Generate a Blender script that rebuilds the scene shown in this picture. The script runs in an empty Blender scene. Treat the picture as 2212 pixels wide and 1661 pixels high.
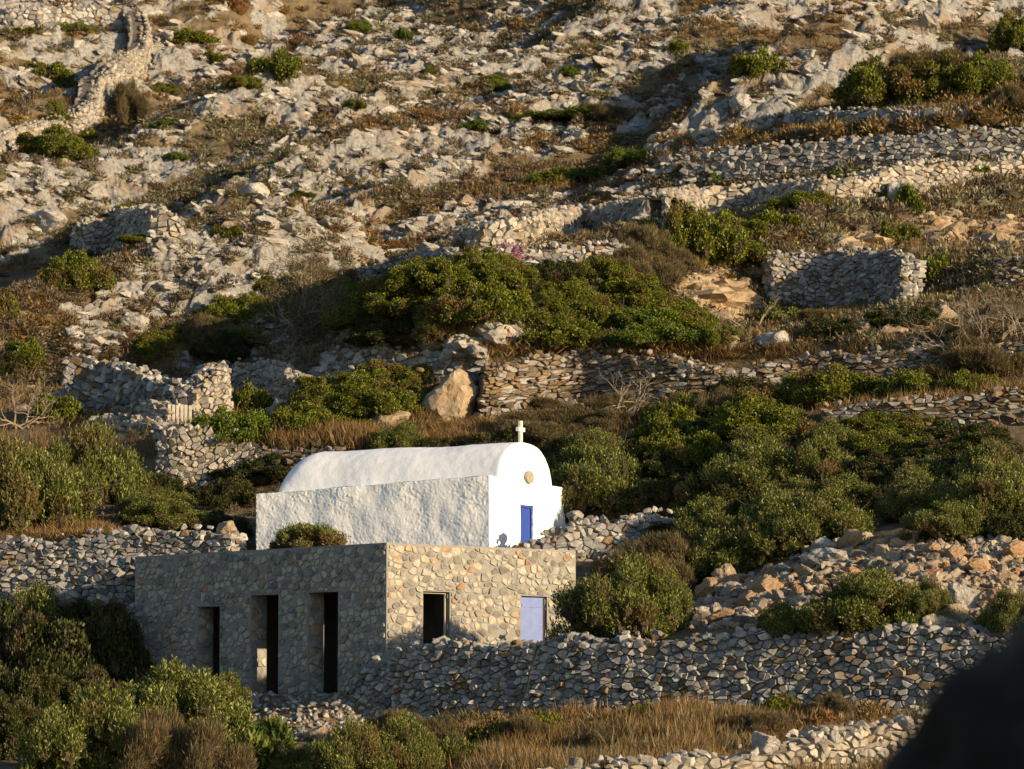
import bpy, bmesh, math, random
import numpy as np
from mathutils import Vector, Matrix, noise as mn

rnd = random.Random(7)
rng = np.random.default_rng(11)
C = bpy.context.scene.collection

# ------------------------------------------------------------------ camera frame
F = 8650.0; CX = 1106.0; CY = 830.5; PITCH = math.atan((1590 - 830.5) / F)
cp, sp = math.cos(PITCH), math.sin(PITCH)

def at(px, py, D):
    cy = CY - py
    y = F * cp - cy * sp
    z = F * sp + cy * cp
    return Vector(((px - CX) * D / y, D, z * D / y))

def at_np(px, py, D):
    cy = CY - py
    y = F * cp - cy * sp
    z = F * sp + cy * cp
    return np.stack([(px - CX) * D / y, D + 0 * px, z * D / y], -1)

SUN_TH = math.radians(33); SUN_EL = math.radians(13.5)

# ------------------------------------------------------------------ object helpers
def tag(o, label=None, cat=None, group=None, kind=None):
    if label: o['label'] = label
    if cat: o['category'] = cat
    if group: o['group'] = group
    if kind: o['kind'] = kind
    return o

def empty(name, loc=(0, 0, 0), rz=0.0):
    o = bpy.data.objects.new(name, None)
    o.empty_display_size = 0.2
    o.location = loc; o.rotation_euler = (0, 0, rz)
    C.objects.link(o)
    return o

class Geo:
    """collects vertices and faces as numpy arrays"""
    def __init__(s): s.v = []; s.l = []; s.n = []; s.m = []; s.k = 0
    def add(s, V, faces, mi=0):
        V = np.asarray(V, float).reshape(-1, 3)
        for f in faces:
            s.l.append(np.asarray(f, np.int32) + s.k); s.n.append(len(f)); s.m.append(mi)
        s.v.append(V); s.k += len(V)
    def add_arr(s, V, Fa, mi=0):
        V = np.asarray(V, float).reshape(-1, 3); Fa = np.asarray(Fa, np.int64)
        s.l.append((Fa + s.k).reshape(-1).astype(np.int32)); s.n.extend([Fa.shape[1]] * len(Fa)); s.m.extend([mi] * len(Fa))
        s.v.append(V); s.k += len(V)
    def mesh(s, name, mats, smooth=False):
        me = bpy.data.meshes.new(name)
        V = np.concatenate(s.v) if s.v else np.zeros((0, 3))
        Lp = np.concatenate([np.atleast_1d(a) for a in s.l]).astype(np.int32)
        N = np.array(s.n, np.int32)
        me.vertices.add(len(V)); me.vertices.foreach_set('co', V.astype(np.float32).ravel())
        me.loops.add(len(Lp)); me.loops.foreach_set('vertex_index', Lp)
        st = np.zeros(len(N), np.int32); st[1:] = np.cumsum(N)[:-1]
        me.polygons.add(len(N)); me.polygons.foreach_set('loop_start', st); me.polygons.foreach_set('loop_total', N)
        for m in (mats if isinstance(mats, (list, tuple)) else [mats]): me.materials.append(m)
        me.polygons.foreach_set('material_index', np.array(s.m, np.int32))
        me.polygons.foreach_set('use_smooth', np.full(len(N), smooth))
        me.update(calc_edges=True)
        return me
    def obj(s, name, mats, parent=None, smooth=False):
        o = bpy.data.objects.new(name, s.mesh(name, mats, smooth)); C.objects.link(o)
        if parent: o.parent = parent
        return o

def mesh_obj(name, me, parent=None, loc=None):
    o = bpy.data.objects.new(name, me); C.objects.link(o)
    if parent: o.parent = parent
    if loc is not None: o.location = loc
    return o

def copy_tree(o, parent=None):
    c = o.copy(); C.objects.link(c); c.parent = parent
    for ch in list(o.children): copy_tree(ch, c)
    return c

# ------------------------------------------------------------------ materials
def newmat(name):
    m = bpy.data.materials.new(name); m.use_nodes = True
    nt = m.node_tree; nt.nodes.clear()
    return m, nt
def N(nt, t, **kw):
    n = nt.nodes.new(t)
    for k, v in kw.items():
        if hasattr(n, k): setattr(n, k, v)
        else: n.inputs[k].default_value = v
    return n
def ramp(nt, stops, interp='LINEAR'):
    r = nt.nodes.new('ShaderNodeValToRGB'); r.color_ramp.interpolation = interp
    while len(r.color_ramp.elements) < len(stops): r.color_ramp.elements.new(0.5)
    for e, (p, c) in zip(r.color_ramp.elements, stops):
        e.position = p; e.color = (*c, 1)
    return r
def mixc(nt, fac, a, b, mode='MIX'):
    n = nt.nodes.new('ShaderNodeMix'); n.data_type = 'RGBA'; n.blend_type = mode
    def put(i, v):
        if hasattr(v, 'is_linked'): nt.links.new(v, n.inputs[i])
        elif isinstance(v, tuple): n.inputs[i].default_value = (*v, 1)
        else: n.inputs[i].default_value = v
    put(0, fac); put(6, a); put(7, b)
    return n.outputs[2]
def noise_tex(nt, scale, detail=4, rough=0.6, coord='Object', vec=None):
    tc = nt.nodes.new('ShaderNodeTexCoord')
    n = N(nt, 'ShaderNodeTexNoise'); n.inputs['Scale'].default_value = scale
    n.inputs['Detail'].default_value = detail; n.inputs['Roughness'].default_value = rough
    nt.links.new(vec if vec else tc.outputs[coord], n.inputs['Vector'])
    return n
def finish(nt, col, rough=0.9, bump=None, bstr=0.4, bdist=0.02, spec=0.2, transl=0.0):
    p = N(nt, 'ShaderNodeBsdfPrincipled')
    p.inputs['Roughness'].default_value = rough
    p.inputs['Specular IOR Level'].default_value = spec
    if hasattr(col, 'is_linked'): nt.links.new(col, p.inputs['Base Color'])
    else: p.inputs['Base Color'].default_value = (*col, 1)
    if bump is not None:
        b = N(nt, 'ShaderNodeBump'); b.inputs['Strength'].default_value = bstr; b.inputs['Distance'].default_value = bdist
        nt.links.new(bump, b.inputs['Height']); nt.links.new(b.outputs[0], p.inputs['Normal'])
    out = N(nt, 'ShaderNodeOutputMaterial')
    sh = p.outputs[0]
    if transl > 0:
        t = N(nt, 'ShaderNodeBsdfTranslucent')
        if hasattr(col, 'is_linked'): nt.links.new(col, t.inputs[0])
        mx = N(nt, 'ShaderNodeMixShader'); mx.inputs[0].default_value = transl
        nt.links.new(p.outputs[0], mx.inputs[1]); nt.links.new(t.outputs[0], mx.inputs[2]); sh = mx.outputs[0]
    nt.links.new(sh, out.inputs[0])

def mat_stone(name, stops, nscale=9.0, lich=0.25, bstr=0.6, bdist=0.03, lcol=(0.33, 0.2, 0.09)):
    m, nt = newmat(name)
    g = N(nt, 'ShaderNodeNewGeometry')
    r = ramp(nt, stops); nt.links.new(g.outputs['Random Per Island'], r.inputs[0])
    n = noise_tex(nt, nscale, 6, 0.65)
    v = ramp(nt, [(0.3, (0.55, 0.55, 0.55)), (0.7, (1.25, 1.25, 1.25))]); nt.links.new(n.outputs[0], v.inputs[0])
    c = mixc(nt, 1.0, r.outputs[0], v.outputs[0], 'MULTIPLY')
    n2 = noise_tex(nt, nscale * 0.35, 3, 0.6)
    f = ramp(nt, [(0.52, (0, 0, 0)), (0.68, (lich, lich, lich))]); nt.links.new(n2.outputs[0], f.inputs[0])
    c = mixc(nt, f.outputs[0], c, lcol)
    nb = noise_tex(nt, nscale * 2.2, 6, 0.7)
    finish(nt, c, 0.92, nb.outputs[0], bstr, bdist)
    return m

def mat_leaf(name, stops, patch=None, pscale=1.2, pthr=0.55, rough=0.55, transl=0.25):
    m, nt = newmat(name)
    g = N(nt, 'ShaderNodeNewGeometry')
    r = ramp(nt, stops); nt.links.new(g.outputs['Random Per Island'], r.inputs[0])
    c = r.outputs[0]
    if patch:
        n = noise_tex(nt, pscale, 2, 0.5)
        oi = N(nt, 'ShaderNodeObjectInfo')
        ad = N(nt, 'ShaderNodeVectorMath', operation='ADD')
        cmb = N(nt, 'ShaderNodeCombineXYZ')
        mul = N(nt, 'ShaderNodeMath', operation='MULTIPLY'); mul.inputs[1].default_value = 40
        nt.links.new(oi.outputs['Random'], mul.inputs[0]); nt.links.new(mul.outputs[0], cmb.inputs[0])
        tc = N(nt, 'ShaderNodeTexCoord')
        nt.links.new(tc.outputs['Object'], ad.inputs[0]); nt.links.new(cmb.outputs[0], ad.inputs[1])
        nt.links.new(ad.outputs[0], n.inputs['Vector'])
        f = ramp(nt, [(pthr, (0, 0, 0)), (pthr + 0.14, (0.85, 0.85, 0.85))]); nt.links.new(n.outputs[0], f.inputs[0])
        c = mixc(nt, f.outputs[0], c, patch)
    finish(nt, c, rough, spec=0.3, transl=transl)
    return m

def mat_plain(name, col, rough=0.8, var=0.15, nscale=6, bstr=0.2, bdist=0.01, spec=0.3):
    m, nt = newmat(name)
    n = noise_tex(nt, nscale, 5)
    r = ramp(nt, [(0.3, tuple(x * (1 - var) for x in col)), (0.7, tuple(min(1, x * (1 + var)) for x in col))])
    nt.links.new(n.outputs[0], r.inputs[0])
    n2 = noise_tex(nt, nscale * 5, 5)
    finish(nt, r.outputs[0], rough, n2.outputs[0], bstr, bdist, spec)
    return m

GREY = [(0.0, (0.12, 0.12, 0.12)), (0.3, (0.22, 0.22, 0.215)), (0.6, (0.30, 0.29, 0.275)), (0.86, (0.41, 0.40, 0.37)), (0.93, (0.22, 0.155, 0.085)), (1.0, (0.15, 0.10, 0.06))]
SLATE = [(0.0, (0.07, 0.055, 0.04)), (0.25, (0.15, 0.12, 0.085)), (0.45, (0.20, 0.14, 0.075)), (0.6, (0.23, 0.21, 0.18)), (0.8, (0.33, 0.32, 0.30)), (1.0, (0.16, 0.10, 0.05))]
PALE = [(0.0, (0.19, 0.175, 0.15)), (0.4, (0.30, 0.275, 0.235)), (0.85, (0.40, 0.37, 0.32)), (1.0, (0.27, 0.20, 0.12))]
ORNG = [(0.0, (0.16, 0.125, 0.09)), (0.35, (0.27, 0.235, 0.19)), (0.7, (0.36, 0.30, 0.22)), (0.93, (0.32, 0.21, 0.12)), (1.0, (0.27, 0.13, 0.06))]
MASON = [(0.0, (0.15, 0.145, 0.13)), (0.35, (0.26, 0.25, 0.22)), (0.62, (0.37, 0.345, 0.29)), (0.85, (0.40, 0.35, 0.26)), (0.97, (0.34, 0.25, 0.16)), (1.0, (0.27, 0.15, 0.09))]

M = {}
M['grey'] = mat_stone('grey_limestone', GREY)
M['slate'] = mat_stone('brown_slate', SLATE)
M['pale'] = mat_stone('pale_limestone', PALE)
M['orange'] = mat_stone('orange_stained_stone', ORNG, lich=0.3, lcol=(0.28, 0.15, 0.07))
M['mason'] = mat_stone('masonry_stone', MASON, nscale=7, lich=0.12, bstr=0.3, bdist=0.01)
M['boulder'] = mat_stone('boulder_limestone', [(0, (0.28, 0.265, 0.24)), (1, (0.42, 0.40, 0.365))], nscale=3.0, lich=0.5, bstr=0.9, bdist=0.08, lcol=(0.30, 0.19, 0.10))
M['tanrock'] = mat_stone('tan_rock', [(0, (0.31, 0.235, 0.145)), (1, (0.37, 0.29, 0.195))], nscale=2.4, lich=0.6, bstr=0.9, bdist=0.08, lcol=(0.27, 0.155, 0.07))
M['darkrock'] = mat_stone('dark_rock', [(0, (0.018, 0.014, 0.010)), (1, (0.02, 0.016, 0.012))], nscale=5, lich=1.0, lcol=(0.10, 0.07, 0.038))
M['core'] = mat_plain('wall_core', (0.10, 0.085, 0.07), 0.95, 0.3)
M['mortar'] = mat_plain('grey_mortar', (0.225, 0.215, 0.195), 0.95, 0.14, 9, 0.5, 0.01)
M['plaster'] = mat_plain('whitewash', (0.86, 0.86, 0.85), 0.85, 0.03, 5, 0.35, 0.02)
M['roofwash'] = mat_plain('roof_whitewash', (0.78, 0.79, 0.80), 0.85, 0.05, 2.2, 0.4, 0.02)
M['blue'] = mat_plain('blue_paint', (0.035, 0.075, 0.36), 0.5, 0.1)
M['lav'] = mat_plain('faded_blue_paint', (0.15, 0.20, 0.42), 0.6, 0.1)
M['darkwood'] = mat_plain('dark_wood', (0.035, 0.028, 0.022), 0.8, 0.3)
M['palewood'] = mat_plain('weathered_pale_wood', (0.42, 0.38, 0.32), 0.9, 0.2, 12)
M['deadwood'] = mat_plain('dead_wood', (0.27, 0.215, 0.155), 0.9, 0.3, 12)
M['bark_and_core_shade'] = mat_plain('bark_and_core_shade', (0.055, 0.04, 0.026), 0.95, 0.3, 12)
M['oval'] = mat_plain('bare_stone_plaque', (0.27, 0.25, 0.20), 0.95, 0.35, 18)
M['marble'] = mat_plain('white_marble_cross', (0.74, 0.68, 0.56), 0.7, 0.08)
M['black'] = mat_plain('interior', (0.03, 0.027, 0.025), 0.95, 0.2)
M['hose'] = mat_plain('black_hose', (0.02, 0.02, 0.02), 0.5, 0.1)
M['olive'] = mat_leaf('olive_leaf', [(0, (0.022, 0.030, 0.004)), (0.45, (0.075, 0.088, 0.011)), (0.8, (0.17, 0.185, 0.028)), (1, (0.36, 0.37, 0.12))], (0.15, 0.095, 0.035), 0.8, 0.54)
M['lentisk'] = mat_leaf('lentisk_leaf', [(0, (0.026, 0.038, 0.003)), (0.5, (0.095, 0.112, 0.007)), (1, (0.24, 0.25, 0.018))], (0.15, 0.09, 0.03), 0.8, 0.53)
M['bright'] = mat_leaf('bright_leaf', [(0, (0.025, 0.05, 0.004)), (0.5, (0.085, 0.125, 0.007)), (1, (0.20, 0.24, 0.018))])
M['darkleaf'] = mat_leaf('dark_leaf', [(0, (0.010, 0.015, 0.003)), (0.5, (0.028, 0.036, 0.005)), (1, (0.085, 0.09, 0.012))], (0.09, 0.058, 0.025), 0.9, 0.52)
M['figleaf'] = mat_leaf('fig_leaf', [(0, (0.04, 0.065, 0.008)), (0.5, (0.09, 0.12, 0.016)), (1, (0.17, 0.19, 0.035))])
M['brush'] = mat_leaf('brown_brush', [(0, (0.05, 0.032, 0.017)), (0.45, (0.12, 0.08, 0.04)), (0.75, (0.20, 0.145, 0.075)), (0.8, (0.07, 0.085, 0.014)), (1, (0.11, 0.12, 0.02))], transl=0.15)
M['gold'] = mat_leaf('golden_scrub', [(0, (0.09, 0.052, 0.014)), (0.5, (0.19, 0.12, 0.036)), (1, (0.31, 0.215, 0.085))], transl=0.2)
M['rust'] = mat_leaf('rust_scrub', [(0, (0.08, 0.032, 0.01)), (0.5, (0.17, 0.078, 0.02)), (1, (0.25, 0.135, 0.04))], transl=0.2)
M['sage'] = mat_leaf('sage_scrub', [(0, (0.07, 0.062, 0.030)), (0.5, (0.15, 0.135, 0.070)), (1, (0.29, 0.265, 0.16))], transl=0.2)
M['thyme'] = mat_leaf('brown_scrub', [(0, (0.055, 0.04, 0.024)), (0.5, (0.125, 0.093, 0.055)), (1, (0.22, 0.17, 0.105))], transl=0.15)
M['straw'] = mat_leaf('dry_grass', [(0, (0.10, 0.053, 0.016)), (0.5, (0.20, 0.12, 0.038)), (1, (0.33, 0.23, 0.10))], transl=0.3)
M['heather'] = mat_leaf('pink_heather', [(0, (0.20, 0.08, 0.14)), (1, (0.40, 0.20, 0.30))], transl=0.2)

# ------------------------------------------------------------------ numpy noise
def _hash(ix, iy, s):
    h = (ix * 374761393 + iy * 668265263 + s * 1442695041) & 0xFFFFFFFF
    h = ((h ^ (h >> 13)) * 1274126177) & 0xFFFFFFFF
    h = (h ^ (h >> 16)) & 0xFFFFFFFF
    return h / 4294967295.0
def vnoise(x, y, s=0):
    ix = np.floor(x).astype(np.int64); iy = np.floor(y).astype(np.int64)
    fx = x - ix; fy = y - iy
    fx = fx * fx * fx * (fx * (fx * 6 - 15) + 10); fy = fy * fy * fy * (fy * (fy * 6 - 15) + 10)
    a = _hash(ix, iy, s); b = _hash(ix + 1, iy, s); c = _hash(ix, iy + 1, s); d = _hash(ix + 1, iy + 1, s)
    return (a + (b - a) * fx + (c - a) * fy + (a - b - c + d) * fx * fy) * 2 - 1
def fbm(x, y, o=4, s=0, g=0.5):
    t = 0; a = 1; n = 0
    for k in range(o):
        t = t + a * vnoise(x * 2 ** k + 17.3 * k, y * 2 ** k - 9.1 * k, s + k); n += a; a *= g
    return t / n
def worley(x, y, s=0):
    ix = np.floor(x).astype(np.int64); iy = np.floor(y).astype(np.int64)
    f1 = np.full(x.shape, 9.0); f2 = np.full(x.shape, 9.0)
    cid = np.zeros(x.shape); gx = np.zeros(x.shape); gy = np.zeros(x.shape); dx0 = np.zeros(x.shape); dy0 = np.zeros(x.shape)
    for a in (-1, 0, 1):
        for b in (-1, 0, 1):
            jx = ix + a; jy = iy + b
            qx = jx + _hash(jx, jy, s + 1); qy = jy + _hash(jx, jy, s + 2)
            dx = x - qx; dy = y - qy
            d = np.sqrt(dx * dx + dy * dy)
            m = d < f1
            f2 = np.where(m, f1, np.minimum(f2, d))
            cid = np.where(m, _hash(jx, jy, s + 3), cid)
            gx = np.where(m, _hash(jx, jy, s + 4) * 2 - 1, gx); gy = np.where(m, _hash(jx, jy, s + 5) * 2 - 1, gy)
            dx0 = np.where(m, dx, dx0); dy0 = np.where(m, dy, dy0)
            f1 = np.where(m, d, f1)
    return f1, f2, cid, gx * dx0 + gy * dy0
def sstep(a, b, x):
    t = np.clip((x - a) / (b - a), 0, 1); return t * t * (3 - 2 * t)

# ------------------------------------------------------------------ terrain profile table
COLS = [-500, 0, 300, 550, 800, 1000, 1250, 1500, 1750, 2000, 2212, 2700]
def lv(py, D, k=0.0):
    py = [py] * 12 if not isinstance(py, list) else py
    D = [D] * 12 if not isinstance(D, list) else D
    D = [d - k * (c - 1106) / F * d for d, c in zip(D, COLS)]
    return py, D
LV = [
    lv(6200, 3), lv(2400, 30), lv(1900, 64),
    lv(1720, [76, 76, 76, 76, 76, 75, 74, 72, 70.5, 69, 68, 66]),
    lv([1590, 1585, 1595, 1600, 1590, 1575, 1555, 1548, 1542, 1536, 1532, 1525], [85, 85, 85.5, 84.5, 86.7, 85.4, 83.8, 82.6, 81.5, 80.4, 79.5, 77.5]),
    lv([1560, 1558, 1560, 1570, 1505, 1482, 1440, 1385, 1375, 1370, 1366, 1360], [89, 89, 88.5, 87, 87.3, 86.1, 84.6, 83.3, 82.2, 81.1, 80.2, 78.2]),
    lv([1500, 1500, 1503, 1503, 1497, 1478, 1430, 1335, 1285, 1270, 1290, 1290], [93.5, 93, 93.6, 90.5, 88, 88.4, 88.3, 88, 86.5, 84.5, 84, 82]),
    lv([1345, 1340, 1340, 1335, 1235, 1225, 1218, 1230, 1172, 1162, 1178, 1180], [100, 99.5, 98.5, 97, 97, 97, 96.5, 96, 92.5, 89.5, 88.5, 86]),
    lv([1172, 1168, 1155, 1215, 1215, 1215, 1185, 1140, 1115, 1105, 1100, 1090], [100.6, 100.1, 99.1, 101, 101, 101, 101, 100, 97.5, 95, 93.5, 91]),
    lv([1065, 1060, 1058, 1045, 1040, 1030, 1010, 980, 930, 922, 912, 905], [107, 107, 107, 107, 106, 106, 106, 106, 107, 107.5, 108, 108], .35),
    lv([1000, 1000, 945, 970, 972, 970, 968, 940, 888, 874, 852, 850], [108, 108.5, 107.6, 107.6, 108, 108, 109, 109, 108, 108.1, 108.5, 108.5], .35),
    lv([935, 930, 915, 905, 905, 908, 885, 858, 838, 808, 802, 795], [113, 113, 113, 114, 113, 112.5, 114, 115, 115.5, 115.5, 116, 116], .45),
    lv([895, 890, 880, 835, 795, 765, 768, 786, 765, 748, 736, 730], [116.5, 116.5, 117, 119, 116, 113.1, 114.6, 115.6, 116.1, 116.1, 116.6, 116.6], .45),
    lv([825, 820, 800, 780, 700, 655, 645, 690, 674, 662, 645, 640], [121, 121, 124, 124, 125, 127, 128, 122, 126, 126.2, 125, 125], .45),
    lv([765, 760, 740, 700, 615, 575, 562, 600, 555, 562, 560, 550], [125, 125, 127, 129, 133, 133, 134, 130, 126.7, 127.2, 129, 129], .45),
    lv([645, 640, 650, 605, 575, 545, 502, 457, 440, 425, 412, 405], [134, 134, 133, 136, 137, 138, 140, 142, 142, 143, 144, 144], .45),
    lv([605, 600, 610, 565, 535, 510, 466, 408, 397, 378, 362, 355], [137, 137, 136, 140, 141, 139.5, 140.7, 142.6, 143, 143.6, 144.6, 144.6], .45),
    lv([525, 520, 530, 500, 470, 455, 430, 386, 384, 366, 350, 345], [145, 145, 144, 146, 147, 146, 146, 147, 146, 146, 147, 147], .45),
    lv([475, 470, 480, 440, 420, 410, 390, 332, 310, 292, 274, 265], [149, 149, 148, 151, 151, 151, 150, 147.8, 147, 147, 148, 148], .45),
    lv([405, 400, 400, 370, 350, 340, 330, 295, 272, 266, 262, 255], [156, 156, 156, 158, 158, 158, 157, 153, 152, 152, 152, 152], .45),
    lv([335, 330, 330, 310, 290, 280, 280, 260, 238, 236, 232, 225], [162, 162, 162, 164, 164, 164, 163, 158, 154, 153, 154, 154], .45),
    lv(0, [198, 198, 197, 197, 197, 196, 195, 193, 190, 190, 190, 190], .45),
    lv(-300, 245, .45), lv(-560, 330, .4),
]
LPY = np.array([l[0] for l in LV], float); LD = np.array([l[1] for l in LV], float)   # level x column

# grid axes
cols = np.concatenate([np.linspace(-1400, -420, 30)[:-1], np.arange(-420, -60, 6), np.arange(-60, 2290, 2.5), np.arange(2290, 2660, 6), np.linspace(2660, 3700, 30)])
rowt = []
for i in range(len(LV) - 1):
    dpy = np.mean(LPY[i]) - np.mean(LPY[i + 1])
    if i < 2: n = 10
    elif i == 2: n = 40
    elif i >= len(LV) - 3: n = 60
    else:
        n = max(6, int(dpy / (1.7 if i < 12 else 1.15)))
        dD = np.mean(LD[i + 1] - LD[i])
        if i < 3: n = 40
    rowt += list(i + np.arange(n) / n)
rowt.append(len(LV) - 1)
rowt = np.array(rowt)

def smooth_cols(tab):
    c = np.clip(cols, COLS[0], COLS[-1])
    out = np.stack([np.interp(c, COLS, r) for r in tab])
    k = np.hanning(45); k /= k.sum()
    pad = np.pad(out, ((0, 0), (22, 22)), mode='edge')
    return np.stack([np.convolve(r, k, 'valid') for r in pad])
cPY = smooth_cols(LPY); cD = smooth_cols(LD)
ti = np.minimum(rowt.astype(int), len(LV) - 2); tf = (rowt - ti)[:, None]
GPY = cPY[ti] * (1 - tf) + cPY[ti + 1] * tf
GD = cD[ti] * (1 - tf) + cD[ti + 1] * tf
GPX = np.broadcast_to(cols, GPY.shape)
P = at_np(GPX, GPY, GD)
X, Y, Z = P[..., 0].copy(), P[..., 1].copy(), P[..., 2].copy()

# wildness: how much raw rock breaks through
T = np.broadcast_to(rowt[:, None], GPY.shape)
wild = sstep(9.0, 13.5, T)
rightTerr = sstep(1350, 1700, GPX) * (1 - sstep(19.2, 20.3, T))       # terraced right side carries less rock
wild = wild * (1 - 0.75 * rightTerr)
a_ = np.array([1, 1.1]) / math.hypot(1, 1.1)
U = X * a_[0] + Y * a_[1]; W_ = X * a_[1] - Y * a_[0]
big = fbm(U / 30, W_ / 8.5, 3, 3)
Z += big * (0.2 + 1.1 * wild)
b2 = fbm(U / 10, W_ / 3.4, 3, 23)
Z += b2 * (0.05 + 0.45 * wild)
wq = W_ + 2.6 * fbm(U / 14, W_ / 12, 3, 61) + 0.35 * fbm(X, Y, 2, 62)
fr = wq / 10.5 - np.floor(wq / 10.5)
saw = np.where(fr < .5, fr / .5, 1 - sstep(.5, 1, fr) * .5 - (fr - .5))
Z += saw * 2.9 * wild * sstep(-.4, .2, fbm(U / 22 + 3, W_ / 9, 2, 63))
msk = fbm(U / 4.5 + 5, W_ / 1.3, 4, 40) + 0.45 * fbm(U / 20, W_ / 6, 2, 60)
msk = msk + .05 * np.where(fr > .5, 1, -.8) * wild
rockm = sstep(-0.08, 0.03, msk + .08 * sstep(19, 21, T)) * wild
wx = U / 1.05 + 0.3 * vnoise(X * .8, Y * .8, 71); wy = W_ / 0.48 + 0.3 * vnoise(X * .8, Y * .8, 72)
f1, f2, cid, tilt = worley(wx, wy, 5)
crev = 1 - sstep(0.0, 0.2, f2 - f1)
rh = 0.05 + 0.26 * cid + 0.26 * tilt - 0.16 * crev + 0.22 * fbm(X * 1.6, Y * 1.2, 3, 90)
rdg = 1 - np.abs(fbm(U / 5.5 + .4 * fbm(X, Y, 2, 131), W_ / 0.85, 3, 130)) * 2.2
rdg2 = 1 - np.abs(fbm(U / 1.6, W_ / 0.38, 2, 140)) * 2.2
rh = rh + 0.26 * np.clip(rdg, 0, 1) ** 2 + 0.16 * np.clip(rdg2, 0, 1) ** 2 - .12
rh = rockm * np.maximum(rh, -0.05)
def blur(a):
    p = np.pad(a, 1, mode='edge')
    p = (p[:-2] + 2 * p[1:-1] + p[2:]) / 4
    return (p[:, :-2] + 2 * p[:, 1:-1] + p[:, 2:]) / 4
for _ in range(1): rh = blur(rh)
Z += rh
Z += rockm * (.07 * fbm(X * 4.5, Y * 3.5, 2, 151) + .12 * fbm(U * .9, W_ * 3.0, 2, 152))
soilb = 0.06 * fbm(X * 1.2, Y * 0.9, 3, 33)
Z += (1 - rockm) * (soilb + .07 * fbm(X * 3, Y * 2, 2, 37) * wild) * sstep(2, 4, T)

# building footprint
BC = at(835, 1172, 88.0)
BL = at(292, 1205, 94.9); BR = at(1258, 1188, 91.6)
ROOF = BC.z
c2 = Vector((BC.x, BC.y)); ld = Vector((BL.x, BL.y)) - c2; rd = Vector((BR.x, BR.y)) - c2
LL, RL = ld.length, rd.length; ld.normalize()
rd = Vector((-ld.y, ld.x)) if Vector((-ld.y, ld.x)).dot(rd) > 0 else Vector((ld.y, -ld.x))
FLOOR = 0.95
s1 = (X - c2.x) * ld.x + (Y - c2.y) * ld.y; s2 = (X - c2.x) * rd.x + (Y - c2.y) * rd.y
inb = (s1 > 0.12) & (s1 < LL - 0.12) & (s2 > 0.12) & (s2 < RL - 0.12)
Z = np.where(inb, np.minimum(Z, FLOOR - 0.3), Z)
nearR = (s2 > 0) & (s2 < RL + 0.6) & (s1 <= 0.12) & (s1 > -2.2)
Z = np.where(nearR, np.minimum(Z, 1.15 + 0.04 * vnoise(X * 3, Y * 3)), Z)
nearL = (s1 > -0.2) & (s1 < LL) & (s2 <= 0.12) & (s2 > -1.6)
Z = np.where(nearL, np.minimum(Z, FLOOR - 0.02 + 0.03 * vnoise(X * 3, Y * 3)), Z)
behB = (s1 > 0) & (s1 < LL) & (s2 >= RL - .12) & (s2 < RL + 3)
Z = np.where(behB, np.minimum(Z, ROOF - 0.25), Z)

# chapel frame
AL = math.radians(65.5)
CH = at(1057.5, 1027, 98.0)
cl = Vector((-math.sin(AL), math.cos(AL))); cw = Vector((math.cos(AL), math.sin(AL)))
CL, CW = 6.463, 4.587
GZ = 4.15
q1 = (X - CH.x) * cl.x + (Y - CH.y) * cl.y; q2 = (X - CH.x) * cw.x + (Y - CH.y) * cw.y
inc = (q1 > -2.0) & (q1 < CL + 1.2) & (q2 > -1.5) & (q2 < CW + 1.0)
Z = np.where(inc, np.minimum(Z, GZ + 0.12 + 0.05 * vnoise(X * 2, Y * 2)), Z)

_t = Z / Y
PYV = CY - F * (_t * cp - sp) / (cp + _t * sp)
ROW0 = int(np.searchsorted(rowt, 2.5))
def gpos(px, py):
    """point of the ground seen first at photo coordinates px, py"""
    j = int(np.clip(np.searchsorted(cols, px), 1, len(cols) - 1))
    if abs(cols[j - 1] - px) < abs(cols[j] - px): j -= 1
    c = PYV[ROW0:, j] <= py
    i = ROW0 + int(np.argmax(c)) if c.any() else len(rowt) - 1
    return Vector((X[i, j], Y[i, j], Z[i, j]))
def gD(px, py):
    c = [np.interp(px, COLS, r) for r in LPY]; d = [np.interp(px, COLS, r) for r in LD]
    return float(np.interp(-py, [-v for v in c], d))

# terrain mesh
nr, nc = GPY.shape
idx = np.arange(nr * nc).reshape(nr, nc)
Fq = np.stack([idx[:-1, :-1], idx[:-1, 1:], idx[1:, 1:], idx[1:, :-1]], -1).reshape(-1, 4)
g = Geo(); g.add_arr(np.stack([X, Y, Z], -1).reshape(-1, 3), Fq)

def ell(cx, cy, rx, ry):   # soft ellipse of earth / rock kind on the ground, in the table's own coordinates
    return 1 - sstep(0.75, 1.15, np.sqrt(((GPX - cx) / rx) ** 2 + ((GPY - cy) / ry) ** 2) + 0.25 * fbm(X * 1.2, Y * .8, 2, 77))
earth = np.maximum.reduce([ell(2060, 620, 190, 60), ell(1250, 762, 300, 22) * .4, ell(690, 1545, 150, 60) * 0.9, ell(1900, 1270, 500, 90) * .8])
red = ell(2060, 620, 190, 60)

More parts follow.
